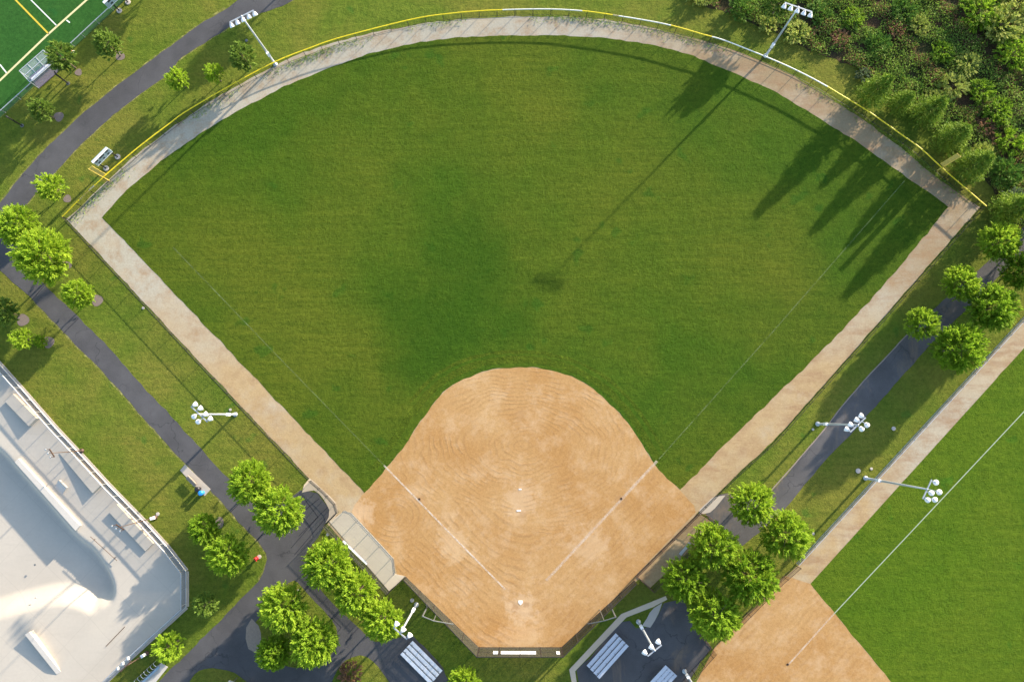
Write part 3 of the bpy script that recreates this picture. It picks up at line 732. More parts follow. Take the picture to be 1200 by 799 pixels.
for a, b in (((578, 0), (583.5, 0)), ((587, 0), (609, 0)), ((610, 0), (628, 0)), ((652, 0), (656, 0))):
    A = G(a[0], 765.5, zb); B = G(b[0], 765.5, zb); ym = G(600, 758).y + 0.10
    bo = MB().box(((A.x + B.x) / 2 - o0.x, ym - o0.y, zb), (abs(B.x - A.x), .06, 1.25)).build('banner_board', 'white_paint', bs)
for s, (a, b, c2, d2) in (('left', ((502, 708), (497, 724.5), (508, 727), (531, 731))), ('right', ((715, 709), (720, 724.5), (708, 727), (689, 730.5)))):
    t = empty('backstop_gantry', G(*a), label='grey steel gantry frame over the %s backstop wing' % s, cat='steel frame'); A0 = G(*a)
    top = A0 + Vector((0, 0, 6.6)); tgt = G(*c2, 6.2); far = G(*d2, 4.2)
    MB().tube([(0, 0, 0), (0, 0, 6.6)], .11, 8).build('pole', 'grey_steel', t)
    MB().tube([top - A0, tgt - A0, far - A0], .07, 6).build('beam', 'grey_steel', t)
    q = Vector((tgt.x, tgt.y, 0)) - A0
    MB().tube([q, q + Vector((0, 0, 6.2))], .06, 6).build('post', 'grey_steel', t)
    MB().lathe((0, 0, 0), [(.35, 0), (.35, .08)], 8).build('footing', 'cover_concrete', t)

# ------------------------------------------------------------------ floodlights
def head_meshes():
    # lamp reflector: a deep aluminium bowl on a yoke, opening along +X and down
    mb = MB(); ax = Vector((0.80, 0, -0.6))
    mb.lathe((0, 0, 0), [(.08, -.30), (.16, -.26), (.24, -.12), (.32, .08), (.36, .24), (.345, .24), (.30, .10)], 14, ax)
    o = mb.build('lamp', 'white_paint', None, True); vis = MB()
    vis.lathe(ax * .20, [(.32, 0), (.32, .02)], 14, ax)
    g = vis.build('lens', 'glazing', o)
    y = MB().box((-.12, 0, .30), (.16, .18, .26)).build('ballast', 'galvanised', o)
    return o
HEAD = head_meshes()
GREY = None
first_head = [True]
def grey_head(parent):
    global GREY
    GREY = copy_tree(HEAD, parent); me = HEAD.data.copy(); me.materials[0] = M['galvanised']; GREY.data = me
def floodlight(label, base, top, armdir, lamps, face, name='floodlight_pole', steel='pole_steel', box=0.27, group='floodlight poles round the fields', r0=.17, armlen=None, hs=1.0, braces=False, headmat=None):
    """top is the picture point of the pole head; height solved from it"""
    B = G(*base); nad = Vector((0, 0, 0))
    best = min(((G(top[0], top[1], z / 10) - Vector((B.x, B.y, z / 10))).length, z / 10) for z in range(30, 220))
    h = best[1]
    t = empty(name, B, label=label, cat='floodlight', group=group)
    MB().lathe((0, 0, 0), [(.34, 0), (.34, .15), (r0, .16), (r0 * .95, h * .3), (r0 * .55, h)], 10).build('pole', steel, t, True)
    if box:
        fz = math.atan2(-B.y, -B.x)
        MB().box((math.cos(fz) * .26, math.sin(fz) * .26, h * box), (.34, .42, .9), fz).build('control_box', 'white_paint', t)
    # crossarm: direction given in picture, laid level
    A1, A2 = G(*armdir[0], h), G(*armdir[1], h); d = (A2 - A1); d.z = 0; al = armlen or d.length; d.normalize()
    arms = [0.0] if lamps <= 6 or True else [0]
    MB().bar(-d * al / 2 + Vector((0, 0, h - .15)), d * al / 2 + Vector((0, 0, h - .15)), .14, .14).build('crossarm', steel, t)
    fd = face.normalized()
    if name == 'lamp_post' and GREY is None: grey_head(t)
    mine = [c for c in t.children if c.name.startswith('lamp')]
    for k, (s, off, zz) in enumerate(lamps_spec(lamps, al)):
        hd = HEAD if first_head[0] and headmat is None else None
        if first_head[0] and headmat is None:
            first_head[0] = False; hd = HEAD; hd.parent = t
        elif mine:
            hd = mine.pop()
        else:
            hd = copy_tree(GREY if name == 'lamp_post' else HEAD, t)
        pos = d * s + fd * off + Vector((0, 0, h - .15 + zz))
        hd.location = pos; hd.scale = (hs,) * 3
        ang = math.atan2(fd.y, fd.x) if off >= 0 else math.atan2(-fd.y, -fd.x)
        hd.rotation_euler = (0, 0, ang)
        MB().bar(d * s + Vector((0, 0, h - .15)), pos + Vector((0, 0, .12)), .07, .07).build('bracket', steel, t)
    return t, h
def lamps_spec(n, al):
    if n == 5: return [(al * (k / 4 - .5) * .96, .50, 0.0) for k in range(5)]
    if n == 3: return [(al * (k / 2 - .5) * .96, .50, 0.0) for k in range(3)]
    if n == 50: return [(al * a, b, 0) for a, b in ((-.48, .5), (-.12, .55), (.42, .5), (-.38, 1.25), (.02, 1.35), (.45, 1.2))][:5]
    if n == 60: return [(-al * .48, .5, 0), (-al * .20, .6, 0), (al * .16, .5, 0), (al * .45, .5, 0), (-al * .05, -.6, 0), (al * .25, -.7, 0)]
    return [(0, .5, 0)]
def pd(a, b): v = G(*b) - G(*a); v.z = 0; return v
nd = Vector
floodlight('tall floodlight pole behind the outfield fence in front of the meadow scrub', (897, 66), (934, 7), ((918, 2), (950, 13)), 5, pd((934, 7), (929, 22)))
floodlight('tall floodlight pole at the outfield fence, its lamps over the upper left asphalt path', (323, 76), (281, 20), ((268, 28), (296, 14)), 5, pd((281, 20), (290, 40)))
floodlight('tall floodlight pole in the lawn between left warning track and asphalt path', (276, 485.5), (233, 483.5), ((222, 474), (241, 492)), 60, pd((232, 482), (244, 474)))
floodlight('tall floodlight pole with its lamps over the shaded right hand path', (958, 496.5), (1006, 495), ((997, 505), (1015, 488)), 60, pd((1005, 493), (998, 488)))
floodlight('tall floodlight pole beside the second field track, lamps over the grass', (1014, 560), (1087, 574), ((1083, 583), (1091, 566)), 50, pd((1086, 574), (1100, 578)), armlen=2.6)
floodlight('floodlight pole with three lamps by the left bleacher, nearest tree group and infield', (488, 708), (469, 742), ((463, 735), (478, 748)), 3, pd((469, 742), (477, 732)), armlen=2.2)
floodlight('floodlight pole with three lamps standing over the paved court between bleachers', (748, 728), (768, 762), ((757, 768), (772, 756)), 3, pd((766, 758), (760, 752)), armlen=2.2)
floodlight('floodlight pole leaning out at the bottom edge behind the second field backstop', (802, 786), (822, 818), ((812, 824), (830, 812)), 3, pd((820, 815), (832, 822)), armlen=2.2)
floodlight('skate park lamp post with three lamps at the lower right fence edge', (172, 765), (147, 781), ((142, 785), (153, 774)), 3, pd((146, 780), (138, 772)), 'lamp_post', 'brown_steel', 0.25, 'skate park lamp posts', .09, 1.9, .8)
floodlight('thin skate park lamp post at the middle of the park fence, by a pale handhole', (182, 606), (140, 618), ((137, 615), (145, 620)), 3, pd((141, 618), (132, 622)), 'lamp_post', 'brown_steel', 0.14, 'skate park lamp posts', .07, 1.3, .45)
floodlight('thin skate park lamp post farthest up the park fence', (96, 528), (60, 529), ((57, 524), (64, 535)), 3, pd((60, 529), (50, 530)), 'lamp_post', 'brown_steel', 0.0, 'skate park lamp posts', .07, 1.3, .4)

# ------------------------------------------------------------------ foul poles
for base, top, lb in (((128, 212), (105, 196), 'yellow foul pole with side screen at the left end of the fence'), ((1098, 200), (1125, 182), 'yellow foul pole with side screen at the right end of the fence')):
    B = G(*base); h = min(((G(*top, z / 10) - Vector((B.x, B.y, z / 10))).length, z / 10) for z in range(20, 150))[1]
    t = empty('foul_pole', B, label=lb, cat='foul pole', group='foul poles')
    hp_ = G(610, 706); d = (Vector((hp_.x, hp_.y, 0)) - B).normalized()
    s = Vector((-d.y, d.x, 0)) * (1 if B.x < 0 else -1)
    MB().tube([(0, 0, 0), (0, 0, h)], [.09, .07], 8).build('pole', 'yellow_paint', t)
    mb = MB(); mb.bar(s * .08 + Vector((0, 0, (h + 1.9) / 2)), s * .60 + Vector((0, 0, (h + 1.9) / 2)), .03, h - 1.9); mb.build('wing_screen', 'yellow_mesh', t)
    for z in (1.9, h * .62, h - .05): MB().bar(Vector((0, 0, z)), s * .62 + Vector((0, 0, z)), .06, .06).build('wing_bar', 'yellow_paint', t)
    MB().tube([s * .62 + Vector((0, 0, 1.9)), s * .62 + Vector((0, 0, h))], .04, 6).build('wing_edge', 'yellow_paint', t)

# ------------------------------------------------------------------ scoreboards
def scoreboard(b1, b2, lb, wid=3.0, steel='black_steel', facing=1):
    A, B = G(*b1), G(*b2); mid = (A + B) / 2; d = (B - A).normalized(); t = empty('scoreboard', mid, math.atan2(d.y, d.x), label=lb, cat='scoreboard', group='scoreboards beside the fields')
    hw = (B - A).length / 2
    for sx in (-1, 1):
        MB().tube([(sx * hw, 0, 0), (sx * hw, 0, 3.3)], .10, 8).build('post', steel, t)
        MB().lathe((sx * hw, 0, 0), [(.42, 0), (.42, .10), (.36, .12)], 10).build('footing', 'cover_concrete', t)
    MB().box((0, 0.0, 2.9), (wid, .30, 1.5)).build('board', 'score_board', t)
    y = -.165 * facing
    MB().box((0, y, 3.68), (wid, .34, .06)).build('frame_rail', 'white_paint', t); MB().box((0, y, 2.12), (wid, .06, .06)).build('frame_rail', 'white_paint', t)
    for x, z, w_, hh in ((-1.0, 3.2, .5, .35), (1.0, 3.2, .5, .35), (0, 3.2, .9, .4), (-.9, 2.5, .4, .3), (0, 2.5, .3, .3), (.9, 2.5, .4, .3)):
        MB().box((x, y, z), (w_, .03, hh)).build('score_window', 'score_dark', t)
scoreboard((124.5, 197.5), (138, 184), 'pale scoreboard on two black posts outside the outfield fence')
scoreboard((140, 13), (150, 3), 'scoreboard on black posts at the top edge by the artificial turf field', 3.6, facing=1)

# net posts near turf field
for base, top, lb in (((80, 98), (64, 84), 'black arched post beside the covered team shelter'), ((26, 147.5), (7, 136), 'black arched post below the turf field fence at the left frame edge')):
    B = G(*base); t = empty('arched_post', B, label=lb, cat='post', group='black posts by the artificial turf field')
    T = G(*top, 3.4) - B; T.z = 3.4
    MB().tube([(0, 0, 0), (0, 0, 2.9), (T.x * .15, T.y * .15, 3.3), (T.x * .6, T.y * .6, 3.4), (T.x, T.y, 3.4)], .11, 8).build('pole', 'black_steel', t)
    MB().lathe((0, 0, 0), [(.28, 0), (.28, .06)], 8).build('base_plate', 'grey_steel', t)

# team shelter
A = G(46, 104); Bq = G(71, 82); d = (Bq - A).normalized(); n_ = Vector((-d.y, d.x, 0)); L = (Bq - A).length + .4
t = empty('team_shelter', A + d * L / 2, math.atan2(d.y, d.x), label='aluminium team shelter with glazed roof over a white bench on the turf edge', cat='shelter')
W = 2.3
MB().box((0, W / 2, .04), (L, W, .08)).build('floor', 'purple_floor', t)
MB().box((0, 1.45, .50), (L - .3, .5, .08)).build('bench_seat', 'white_paint', t)
for k in range(4): MB().box((-L / 2 + .4 + k * (L - .8) / 3, 1.45, .23), (.08, .4, .46)).build('bench_leg', 'grey_steel', t)
MB().box((0, .06, 1.1), (L, .04, 2.1)).build('back_panel', 'glazing', t)
mb = MB(); mb.v = [Vector(v) for v in ((-L / 2, 0, 2.2), (L / 2, 0, 2.2), (L / 2, W, 2.35), (-L / 2, W, 2.35), (-L / 2, W, 2.38), (L / 2, W, 2.38), (L / 2, 0, 2.23), (-L / 2, 0, 2.23))]
mb.f = [[0, 3, 2, 1], [4, 7, 6, 5], [0, 1, 6, 7], [1, 2, 5, 6], [2, 3, 4, 5], [3, 0, 7, 4]]; mb.build('roof_glazing', 'glazing', t)
for x in (-L / 2, -L / 6, L / 6, L / 2): MB().bar((x, 0, 2.26), (x, W, 2.41), .07, .06).build('rafter', 'aluminium', t)
for y, z in ((0, 2.26), (W * .55, 2.345), (W, 2.41)): MB().bar((-L / 2 - .04, y, z + .05), (L / 2 + .04, y, z + .05), .08, .04).build('purlin', 'aluminium', t)
for x in (-L / 2, L / 2):
    for y in (.02, W - .02): MB().tube([(x, y, 0), (x, y, 2.25)], .045, 6).build('post', 'aluminium', t)
# striped marker by the fence gap
B = G(86, 62); t = empty('gate_marker', B, label='small orange and white marker post in the turf fence gap', cat='marker')
MB().lathe((0, 0, 0), [(.34, 0), (.34, .06), (.22, .08), (.16, .5)], 10).build('base', 'white_cap', t)
MB().lathe((0, 0, .5), [(.16, 0), (.12, .5), (.02, .6)], 10).build('tip', 'orange_paint', t)

# ------------------------------------------------------------------ bleachers
def bleacher(front_a, front_b, back_dir_px, lb, rows=4, flip=1, L=None, mat='aluminium', z0=.45):
    A, B = G(*front_a, z0), G(*front_b, z0); A.z = B.z = 0; d = (B - A).normalized(); L = L or (B - A).length
    n1 = Vector((-d.y, d.x, 0)); bd = pd(front_a, back_dir_px)
    if n1.dot(bd) < 0: A, B = B, A; d = -d; n1 = -n1
    mid = (A + B) / 2
    t = empty('bleacher', mid, math.atan2(d.y, d.x), label=lb, cat='bleacher', group='bleachers behind the backstop')
    for r in range(rows):
        y = .15 + r * .62; z = .43 + r * .20
        MB().box((0, y, z), (L, .48, .05)).build('seat', mat, t)
        if r: MB().box((0, y - .335, z - .26), (L, .12, .04)).build('foot_plank', mat, t)
    nf = 4
    for k in range(nf):
        x = -L / 2 + .35 + k * (L - .7) / (nf - 1); mb = MB()
        mb.bar((x, -.05, .03), (x, .15 + (rows - 1) * .62 + .1, .03), .06, .06)
        mb.bar((x, 0.10, .38), (x, .15 + (rows - 1) * .62, .38 + (rows - 1) * .20), .05, .05)
        for r in range(rows): mb.bar((x, .15 + r * .62, .06), (x, .15 + r * .62, .40 + r * .20), .05, .05)
        mb.build('frame', 'grey_steel', t)
    yb = .15 + (rows - 1) * .62
    mb = MB()
    for k in range(nf - 1):
        x0 = -L / 2 + .35 + k * (L - .7) / (nf - 1); x1 = x0 + (L - .7) / (nf - 1); mb.bar((x0, yb + .04, .1), (x1, yb + .04, .9), .04, .04); mb.bar((x0, yb + .05, .9), (x1, yb + .05, .1), .04, .04)
    mb.build('cross_brace', 'grey_steel', t)
bleacher((483, 751), (518, 786), (470, 764), 'white four row bleacher beside the left floodlight and lawn', mat='white_paint')
bleacher((722, 742), (688, 780), (734, 754), 'four row aluminium bleacher on the paved court nearest home plate')
bleacher((793, 791), (770, 816), (777, 778), 'aluminium bleacher cut by the bottom edge facing the second field')

# benches in the dugouts
def bench(name, a, b, lb, w=.36, back=False, mat='aluminium', legs=4, cat='bench'):
    A, B = G(*a), G(*b); d = (B - A).normalized(); L = (B - A).length; t = empty(name, (A + B) / 2, math.atan2(d.y, d.x), label=lb, cat=cat)
    t.location.z = .05
    MB().box((0, 0, .45), (L, w, .05)).build('seat', mat, t)
    if back: MB().box((0, -w / 2 - .06, .72), (L, .04, .34)).build('backrest', mat, t)
    for k in range(legs):
        x = -L / 2 + .25 + k * (L - .5) / (legs - 1)
        mb = MB().box((x, 0, .21), (.06, w * .8, .42))
        if back: mb.bar((x, -w / 2, .4), (x, -w / 2 - .07, .9), .05, .04)
        mb.build('leg', 'grey_steel', t)
bench('dugout_bench', (403, 633), (431, 660), 'long white bench along the rear of the left dugout', mat='white_paint', w=.3)
bench('dugout_bench', (808, 635), (796, 649), 'silver bench at the rear of the right dugout, half under trees', w=.42)
bench('park_bench', (231, 568.5), (221, 558.5), 'weathered timber park bench on the small concrete pad by the path', w=.55, back=True, mat='timber', legs=3)
def bin_(name, uv, mat, lb):
    p = G(*uv); t = empty(name, (p.x, p.y, .04), label=lb, cat='bin', group='bins beside the park bench')
    MB().lathe((0, 0, 0), [(.28, 0), (.33, .85)], 14).build('body', mat, t, False)
    MB().lathe((0, 0, .85), [(.37, 0), (.37, .06), (.26, .16), (.10, .20), (.08, .16)], 14).build('lid', mat, t, False)
bin_('trash_bin', (234, 572.5), 'black_plastic', 'black round trash bin at the end of the park bench')
bin_('recycling_bin', (238, 577), 'blue_plastic', 'bright blue round recycling bin beside the black one')

# bike rack bench on the roadside pad
A, B = G(160, 799), G(186, 775); d = (B - A).normalized(); L = (B - A).length
t = empty('bike_rack', (A + B) / 2, math.atan2(d.y, d.x), label='grey bike rack of looped bars on the pale pad at the lower path edge', cat='bike rack'); t.location.z = .04
for y in (-.35, .35): MB().bar((-L / 2, y, .08), (L / 2, y, .08), .07, .07).build('base_rail', 'grey_steel', t)
for k in range(7):
    x = -L / 2 + .3 + k * (L - .6) / 6
    MB().tube([(x, -.35, .1), (x, -.30, .75), (x, 0, .88), (x, .30, .75), (x, .35, .1)], .045, 6).build('loop', 'galvanised', t)
MB().box((0, -.6, .35), (L * .9, .3, .05)).build('shelf', 'score_board', t)

# shelter roof at the bottom edge
t = empty('picnic_canopy', G(292, 812), R(-17), label='small flat grey canopy roof with pale rim cut by the bottom edge', cat='canopy')
Lc, Wc = 5.2, 3.6
MB().box((0, 0, 2.50), (Lc - .3, Wc - .3, .10)).build('roof', 'roof_metal', t)
for k in range(4): MB().box((0, -Wc / 2 + .5 + k * .85, 2.58), (Lc - .5, .06, .06)).build('roof_seam', 'grey_steel', t)
for x, y, a, b in ((0, Wc / 2, Lc + .1, .16), (0, -Wc / 2, Lc + .1, .16), (Lc / 2, 0, .16, Wc - .2), (-Lc / 2, 0, .16, Wc - .2)): MB().box((x, y, 2.58), (a, b, .26)).build('rim', 'pale_concrete', t)
for x in (-1, 1):
    for y in (-1, 1): MB().tube([(x * (Lc / 2 - .3), y * (Wc / 2 - .3), 0), (x * (Lc / 2 - .3), y * (Wc / 2 - .3), 2.46)], .07, 8).build('post', 'grey_steel', t)

# hydrant and ground covers
p = G(301.5, 653.5); t = empty('fire_hydrant', p, label='red fire hydrant on the lawn at the path bend', cat='hydrant')
MB().lathe((0, 0, 0), [(.26, 0), (.26, .07), (.17, .09), (.17, .62), (.24, .64), (.24, .70), (.20, .80), (.10, .88), (.05, .96)], 12).build('barrel', 'red_paint', t, False)
for a in (0, math.pi): MB().tube([(math.cos(a) * .14, math.sin(a) * .14, .5), (math.cos(a) * .34, math.sin(a) * .34, .5)], .09, 8).build('nozzle', 'red_paint', t)
MB().tube([(0, -.14, .46), (0, -.36, .46)], .12, 8).build('pumper_nozzle', 'red_paint', t)
for (u, v), r, lb in (((304, 652), .30, 'round pale valve cover touching the red hydrant'), ((483, 703), .28, 'round pale handhole in the lawn beside the left floodlight base'),
                      ((1047, 502), .30, 'pale handhole in the shaded strip farthest up, beyond the path lamps'), ((1005.5, 551.5), .36, 'pale square-looking handhole left of the second track floodlight base'),
                      ((1021, 549), .20, 'tiny pale handhole just above the second track floodlight base'), ((952.5, 503), .18, 'tiny pale handhole below the base of the shaded path floodlight'),
                      ((270, 480), .20, 'tiny pale handhole above the base of the left lawn floodlight'), ((168, 361), .20, 'tiny pale handhole in the lawn beside the left foul fence'),
                      ((185, 602), .26, 'grey handhole beside the thin middle skate park lamp'), ((17, 444), .24, 'grey handhole in the tree shade at the skate park fence'),
                      ((350, 692), .24, 'orange-tinted handhole at the tree island tip'), ((384, 626), .22, 'pale handhole in the grass behind the left dugout'),
                      ((953, 625), .20, 'small pale handhole by the second track fence and trees'), ((36, 663), .14, 'tiny dark drain in the skate park floor'), ((42, 700), .14, 'lone small drain cover on the open skate park floor'),
                      ((289, 48), .22, 'dark round cover in the lawn under the upper left floodlight pole')):
    p = G(u, v); o = MB().lathe((0, 0, 0), [(r, 0), (r, .07), (r * .8, .085), (r * .78, .07), (.02, .075)], 12).build('ground_cover_lid', 'cover_concrete' if 'dark' not in lb else 'grey_steel'); o.location = (p.x, p.y, .02)
    tag(o, lb, 'ground cover', 'round ground covers')
    if (u, v) == (36, 663): o.location.z = -1.0
# ------------------------------------------------------------------ vegetation
def leafmesh(name, P, D, U, ln, wd, mat):
    """P points, D leaf axis, U side axis (n,3) arrays; pointed quads"""
    n = len(P); ln = ln[:, None]; wd = wd[:, None]
    V = np.empty((n, 4, 3)); V[:, 0] = P; V[:, 1] = P + D * ln * .5 + U * wd * .5; V[:, 2] = P + D * ln; V[:, 3] = P + D * ln * .5 - U * wd * .5
    me = bpy.data.meshes.new(name); me.vertices.add(n * 4); me.vertices.foreach_set('co', V.reshape(-1).astype(np.float32))
    me.loops.add(n * 4); me.loops.foreach_set('vertex_index', np.arange(n * 4, dtype=np.int32))
    me.polygons.add(n); me.polygons.foreach_set('loop_start', np.arange(0, n * 4, 4, dtype=np.int32)); me.polygons.foreach_set('loop_total', np.full(n, 4, dtype=np.int32))
    me.materials.append(M[mat]); me.update(calc_edges=True); me.validate(); return me
def unit(a): return a / np.maximum(np.linalg.norm(a, axis=-1, keepdims=True), 1e-9)
def crown_mesh(seed, mat, nspr=560, nleaf=16, Rr=1.0, flat=1.05, leaf=.060, name='crown', lobes=7):
    """unit-radius crown: sprigs reaching out of the centre, each a plume of leaves"""
    rg = np.random.default_rng(seed)
    lob = unit(rg.normal(size=(lobes, 3))); la = rg.uniform(.02, .10, lobes)
    d = rg.normal(size=(nspr, 3)); d[:, 2] = np.abs(d[:, 2]) * .9 - .28; d = unit(d)
    rad = .80 + ((np.maximum(0, d @ lob.T) ** 6) * la).sum(1) + rg.uniform(-.20, .16, nspr)
    inner = rg.random(nspr) < .28; rad[inner] *= rg.uniform(.5, .8, inner.sum())
    tip = d * rad[:, None] * np.array([1, 1, flat])
    sl = rg.uniform(.15, .30, nspr)
    sd_ = unit(d * .8 + rg.normal(size=(nspr, 3)) * .28 + np.array([0, 0, .30]))
    P, D, U, Ln, Wd = [], [], [], [], []
    for i in range(nspr):
        t = np.linspace(0, 1, nleaf) ** .9
        ax = sd_[i]; pts = tip[i] - ax * sl[i] * (1 - t)[:, None] + rg.normal(size=(nleaf, 3)) * .022
        side = unit(np.cross(ax, rg.normal(size=(nleaf, 3))))
        dr = unit(ax * 1.1 + side * .45 + np.array([0, 0, -.05])); nn = unit(unit(ax) * .35 + np.array([.40, .42, .50]) + rg.normal(size=(nleaf, 3)) * .38); u = unit(np.cross(dr, nn))
        P.append(pts); D.append(dr); U.append(u); Ln.append(rg.uniform(.8, 1.3, nleaf) * leaf * 2.1); Wd.append(rg.uniform(.7, 1.2, nleaf) * leaf * .80)
    return leafmesh(name, np.concatenate(P) * Rr, np.concatenate(D), np.concatenate(U), np.concatenate(Ln) * Rr, np.concatenate(Wd) * Rr, mat)
def conifer_mesh(seed, mat, name='crown'):
    """unit height 1, base radius .3"""
    rg = np.random.default_rng(seed); P, D, U, Ln, Wd = [], [], [], [], []
    for z in np.arange(.06, .98, .03):
        rr = .25 * (1 - z ** 1.5) ** .85 + .01; nb = int(9 + 14 * (1 - z))
        for a in rg.uniform(0, 2 * math.pi, nb):
            r = rr * rg.uniform(.75, 1.15); n = 13; t = np.linspace(.25, 1, n)
            ax = np.array([math.cos(a), math.sin(a), .28]); pts = ax * (t * r)[:, None] + np.array([0, 0, z]) + rg.normal(size=(n, 3)) * .008
            side = unit(np.cross(ax, rg.normal(size=(n, 3)))); dr = unit(unit(ax) * .9 + side * .6)
            P.append(pts); D.append(dr); U.append(unit(np.cross(dr, rg.normal(size=(n, 3))))); Ln.append(rg.uniform(.03, .05, n)); Wd.append(rg.uniform(.012, .02, n))
    return leafmesh(name, np.concatenate(P), np.concatenate(D), np.concatenate(U), np.concatenate(Ln), np.concatenate(Wd), mat)
def trunk_mesh(seed):
    """trunk from z 0 to 1 with limbs, crown centre at z=1"""
    rg = random.Random(seed); mb = MB()
    mb.tube([(0, 0, 0), (.01, 0, .12), (0, .01, .6), (.02, 0, 1.0), (.0, .02, 1.45)], [.042, .030, .026, .018, .006], 8)
    for k in range(9):
        a = k * 2.4 + rg.uniform(-.3, .3); z = .50 + k * .09; L = rg.uniform(.35, .5)
        c, s = math.cos(a), math.sin(a)
        mb.tube([(0, 0, z), (c * L * .4, s * L * .4, z + .12), (c * L, s * L, z + .32)], [.014, .010, .003], 5)
    mb2 = MB(); mb2.v = mb.v; mb2.f = mb.f
    me = bpy.data.meshes.new('trunk'); me.from_pydata([tuple(v) for v in mb.v], [], mb.f); me.materials.append(M['bark'])
    me.polygons.foreach_set('use_smooth', [True] * len(me.polygons)); me.update(); return me
TR = [trunk_mesh(k) for k in range(3)]
CB = [crown_mesh(k, 'leaf_bright') for k in range(5)]
CG = [crown_mesh(20 + k, 'leaf_green', nspr=520) for k in range(3)]
CD = [crown_mesh(30 + k, 'leaf_dark', nspr=230, nleaf=18, leaf=.08, flat=1.2) for k in range(2)]
CSM = [crown_mesh(40 + k, 'leaf_green', nspr=190, nleaf=18, leaf=.085, flat=1.3) for k in range(2)] + [crown_mesh(45, 'leaf_bright', nspr=190, nleaf=18, leaf=.085, flat=1.3)]
rt = random.Random(5)
def tree(u, v, rpx, label, kind='B', name='maple_tree', k=None, asp=1.0, group=None, hz=None):
    ms = {'B': CB, 'G': CG, 'S': CSM, 'D': CD}[kind]
    r = rpx / 9.25
    zc = hz or (1.35 + r * 0.95)
    p = G(u, v, zc)
    t = empty(name, (p.x, p.y, 0), rt.uniform(-.6, .6), label=label, cat='tree', group=group or 'young leafy trees on the lawns')
    c = bpy.data.objects.new('crown', rt.choice(ms) if k is None else ms[k % len(ms)]); link(c, t); c.location = (0, 0, zc); c.scale = (r, r, r * asp)
    tr = bpy.data.objects.new('trunk', rt.choice(TR)); link(tr, t); tr.scale = (max(zc * .9, 2.2),) * 2 + (zc,)
    return t
def mulch(u, v, r, z=.024):
    p = G(u, v); pts = [p + Vector((math.cos(a), math.sin(a), 0)) * r * (1 + .08 * math.sin(3 * a + u)) for a in [i * .3927 for i in range(16)]]
    sheet('mulch_bed', pts, z, 'mulch')
TREES = [
 (22, 265, 27, 'B', 'bright tree at the left edge, topmost and leftmost of the path junction pair'),
 (51, 300, 36, 'B', 'largest bright tree beside the path junction at left'),
 (93, 345, 20, 'B', 'small bright round tree between left foul fence and asphalt path, alone on its mulch'),
 (60, 219, 18, 'B', 'small bright tree in the lawn beside the scoreboard and path'),
 (6, 366, 18, 'D', 'dim green tree cut by the left edge below the path junction'),
 (26, 397, 14, 'B', 'tiny bright tree left of a mulch bed above the skate park'),
 (73, 68, 20, 'D', 'green tree leaning over the covered team shelter'),
 (128, 54, 18, 'D', 'dark green tree right of the team shelter with mulch at its foot'),
 (50, 130, 15, 'D', 'small dark tree on the lawn below the team shelter'),
 (208, 93, 15, 'B', 'leftmost of the three small trees outside the yellow capped fence'),
 (251, 86, 13, 'B', 'middle and smallest of the three trees outside the yellow capped fence'),
 (285, 68, 18, 'D', 'rightmost of the three trees outside the fence, near the floodlight pole'),
 (293, 565, 27, 'B', 'bright round tree on the left path edge, upper one of the touching pair'),
 (328, 598, 31, 'B', 'bright round tree above the dark asphalt, lower one of the touching pair'),
 (240, 620, 20, 'G', 'half shaded tree between the blue bin and a larger tree'),
 (268, 650, 26, 'B', 'half shaded tree on the lawn left of the red hydrant'),
 (242, 708, 15, 'D', 'small dim tree fully in shade by the skate park corner'),
 (198, 757, 18, 'B', 'small tree beside the lower skate park fence and bike rack'),
 (333, 712, 30, 'B', 'upper tree of the three on the paved island'),
 (369, 752, 29, 'B', 'lower right tree of the three on the paved island'),
 (322, 764, 22, 'G', 'dim tree on the lower left of the paved island'),
 (384, 661, 30, 'B', 'uppermost tree of the row behind the left dugout'),
 (418, 694, 27, 'B', 'middle tree of the row behind the left dugout'),
 (449, 726, 26, 'B', 'lowest tree of the row, touching the three lamp floodlight'),
 (545, 800, 20, 'B', 'bright tree at the bottom edge below the backstop corner'),
 (881, 590, 27, 'B', 'bright tree at the head of the right path, alone above the others'),
 (920, 626, 30, 'B', 'bright tree against the second track fence'),
 (835, 640, 30, 'B', 'tree covering the upper right dugout bench'),
 (802, 679, 28, 'G', 'tree covering the lower end of the right dugout'),
 (879, 676, 34, 'G', 'large darker tree in the middle of the right hand cluster'),
 (838, 720, 31, 'B', 'lowest tree of the right cluster beside the paved court'),
 (1080, 379, 21, 'B', 'small bright tree left of the shaded path, lowest of its side'),
 (1124, 408, 32, 'G', 'dark tree right of the shaded path, lowest of its side'),
 (1162, 361, 31, 'G', 'dark tree against the second track fence at the right, upper one'),
 (1126, 332, 23, 'B', 'pale tree left of the right path, middle of its row'),
 (1171, 284, 26, 'B', 'pale tree near the right edge just below the scrub'),
 (1196, 318, 25, 'G', 'tree cut by the right frame edge beside the path'),
]
for u, v, r, kd, lb in TREES:
    small = r < 19
    tree(u, v, r * 1.05, lb, 'S' if small and kd == 'G' else kd, asp=1.15 if small else 1.0, k=2 if (small and kd == 'B') else None) if not (small and kd == 'B') else tree(u, v, r * 1.05, lb, 'S', k=2, asp=1.15)
for u, v, r in ((141, 66, .7), (92, 85, .55), (69, 137, .75), (79, 233, .6), (114, 352, .85), (27, 375, .9), (57, 401, .85), (256, 612, .8), (80, 310, .6), (384, 735, 1.0)): mulch(u, v, r)
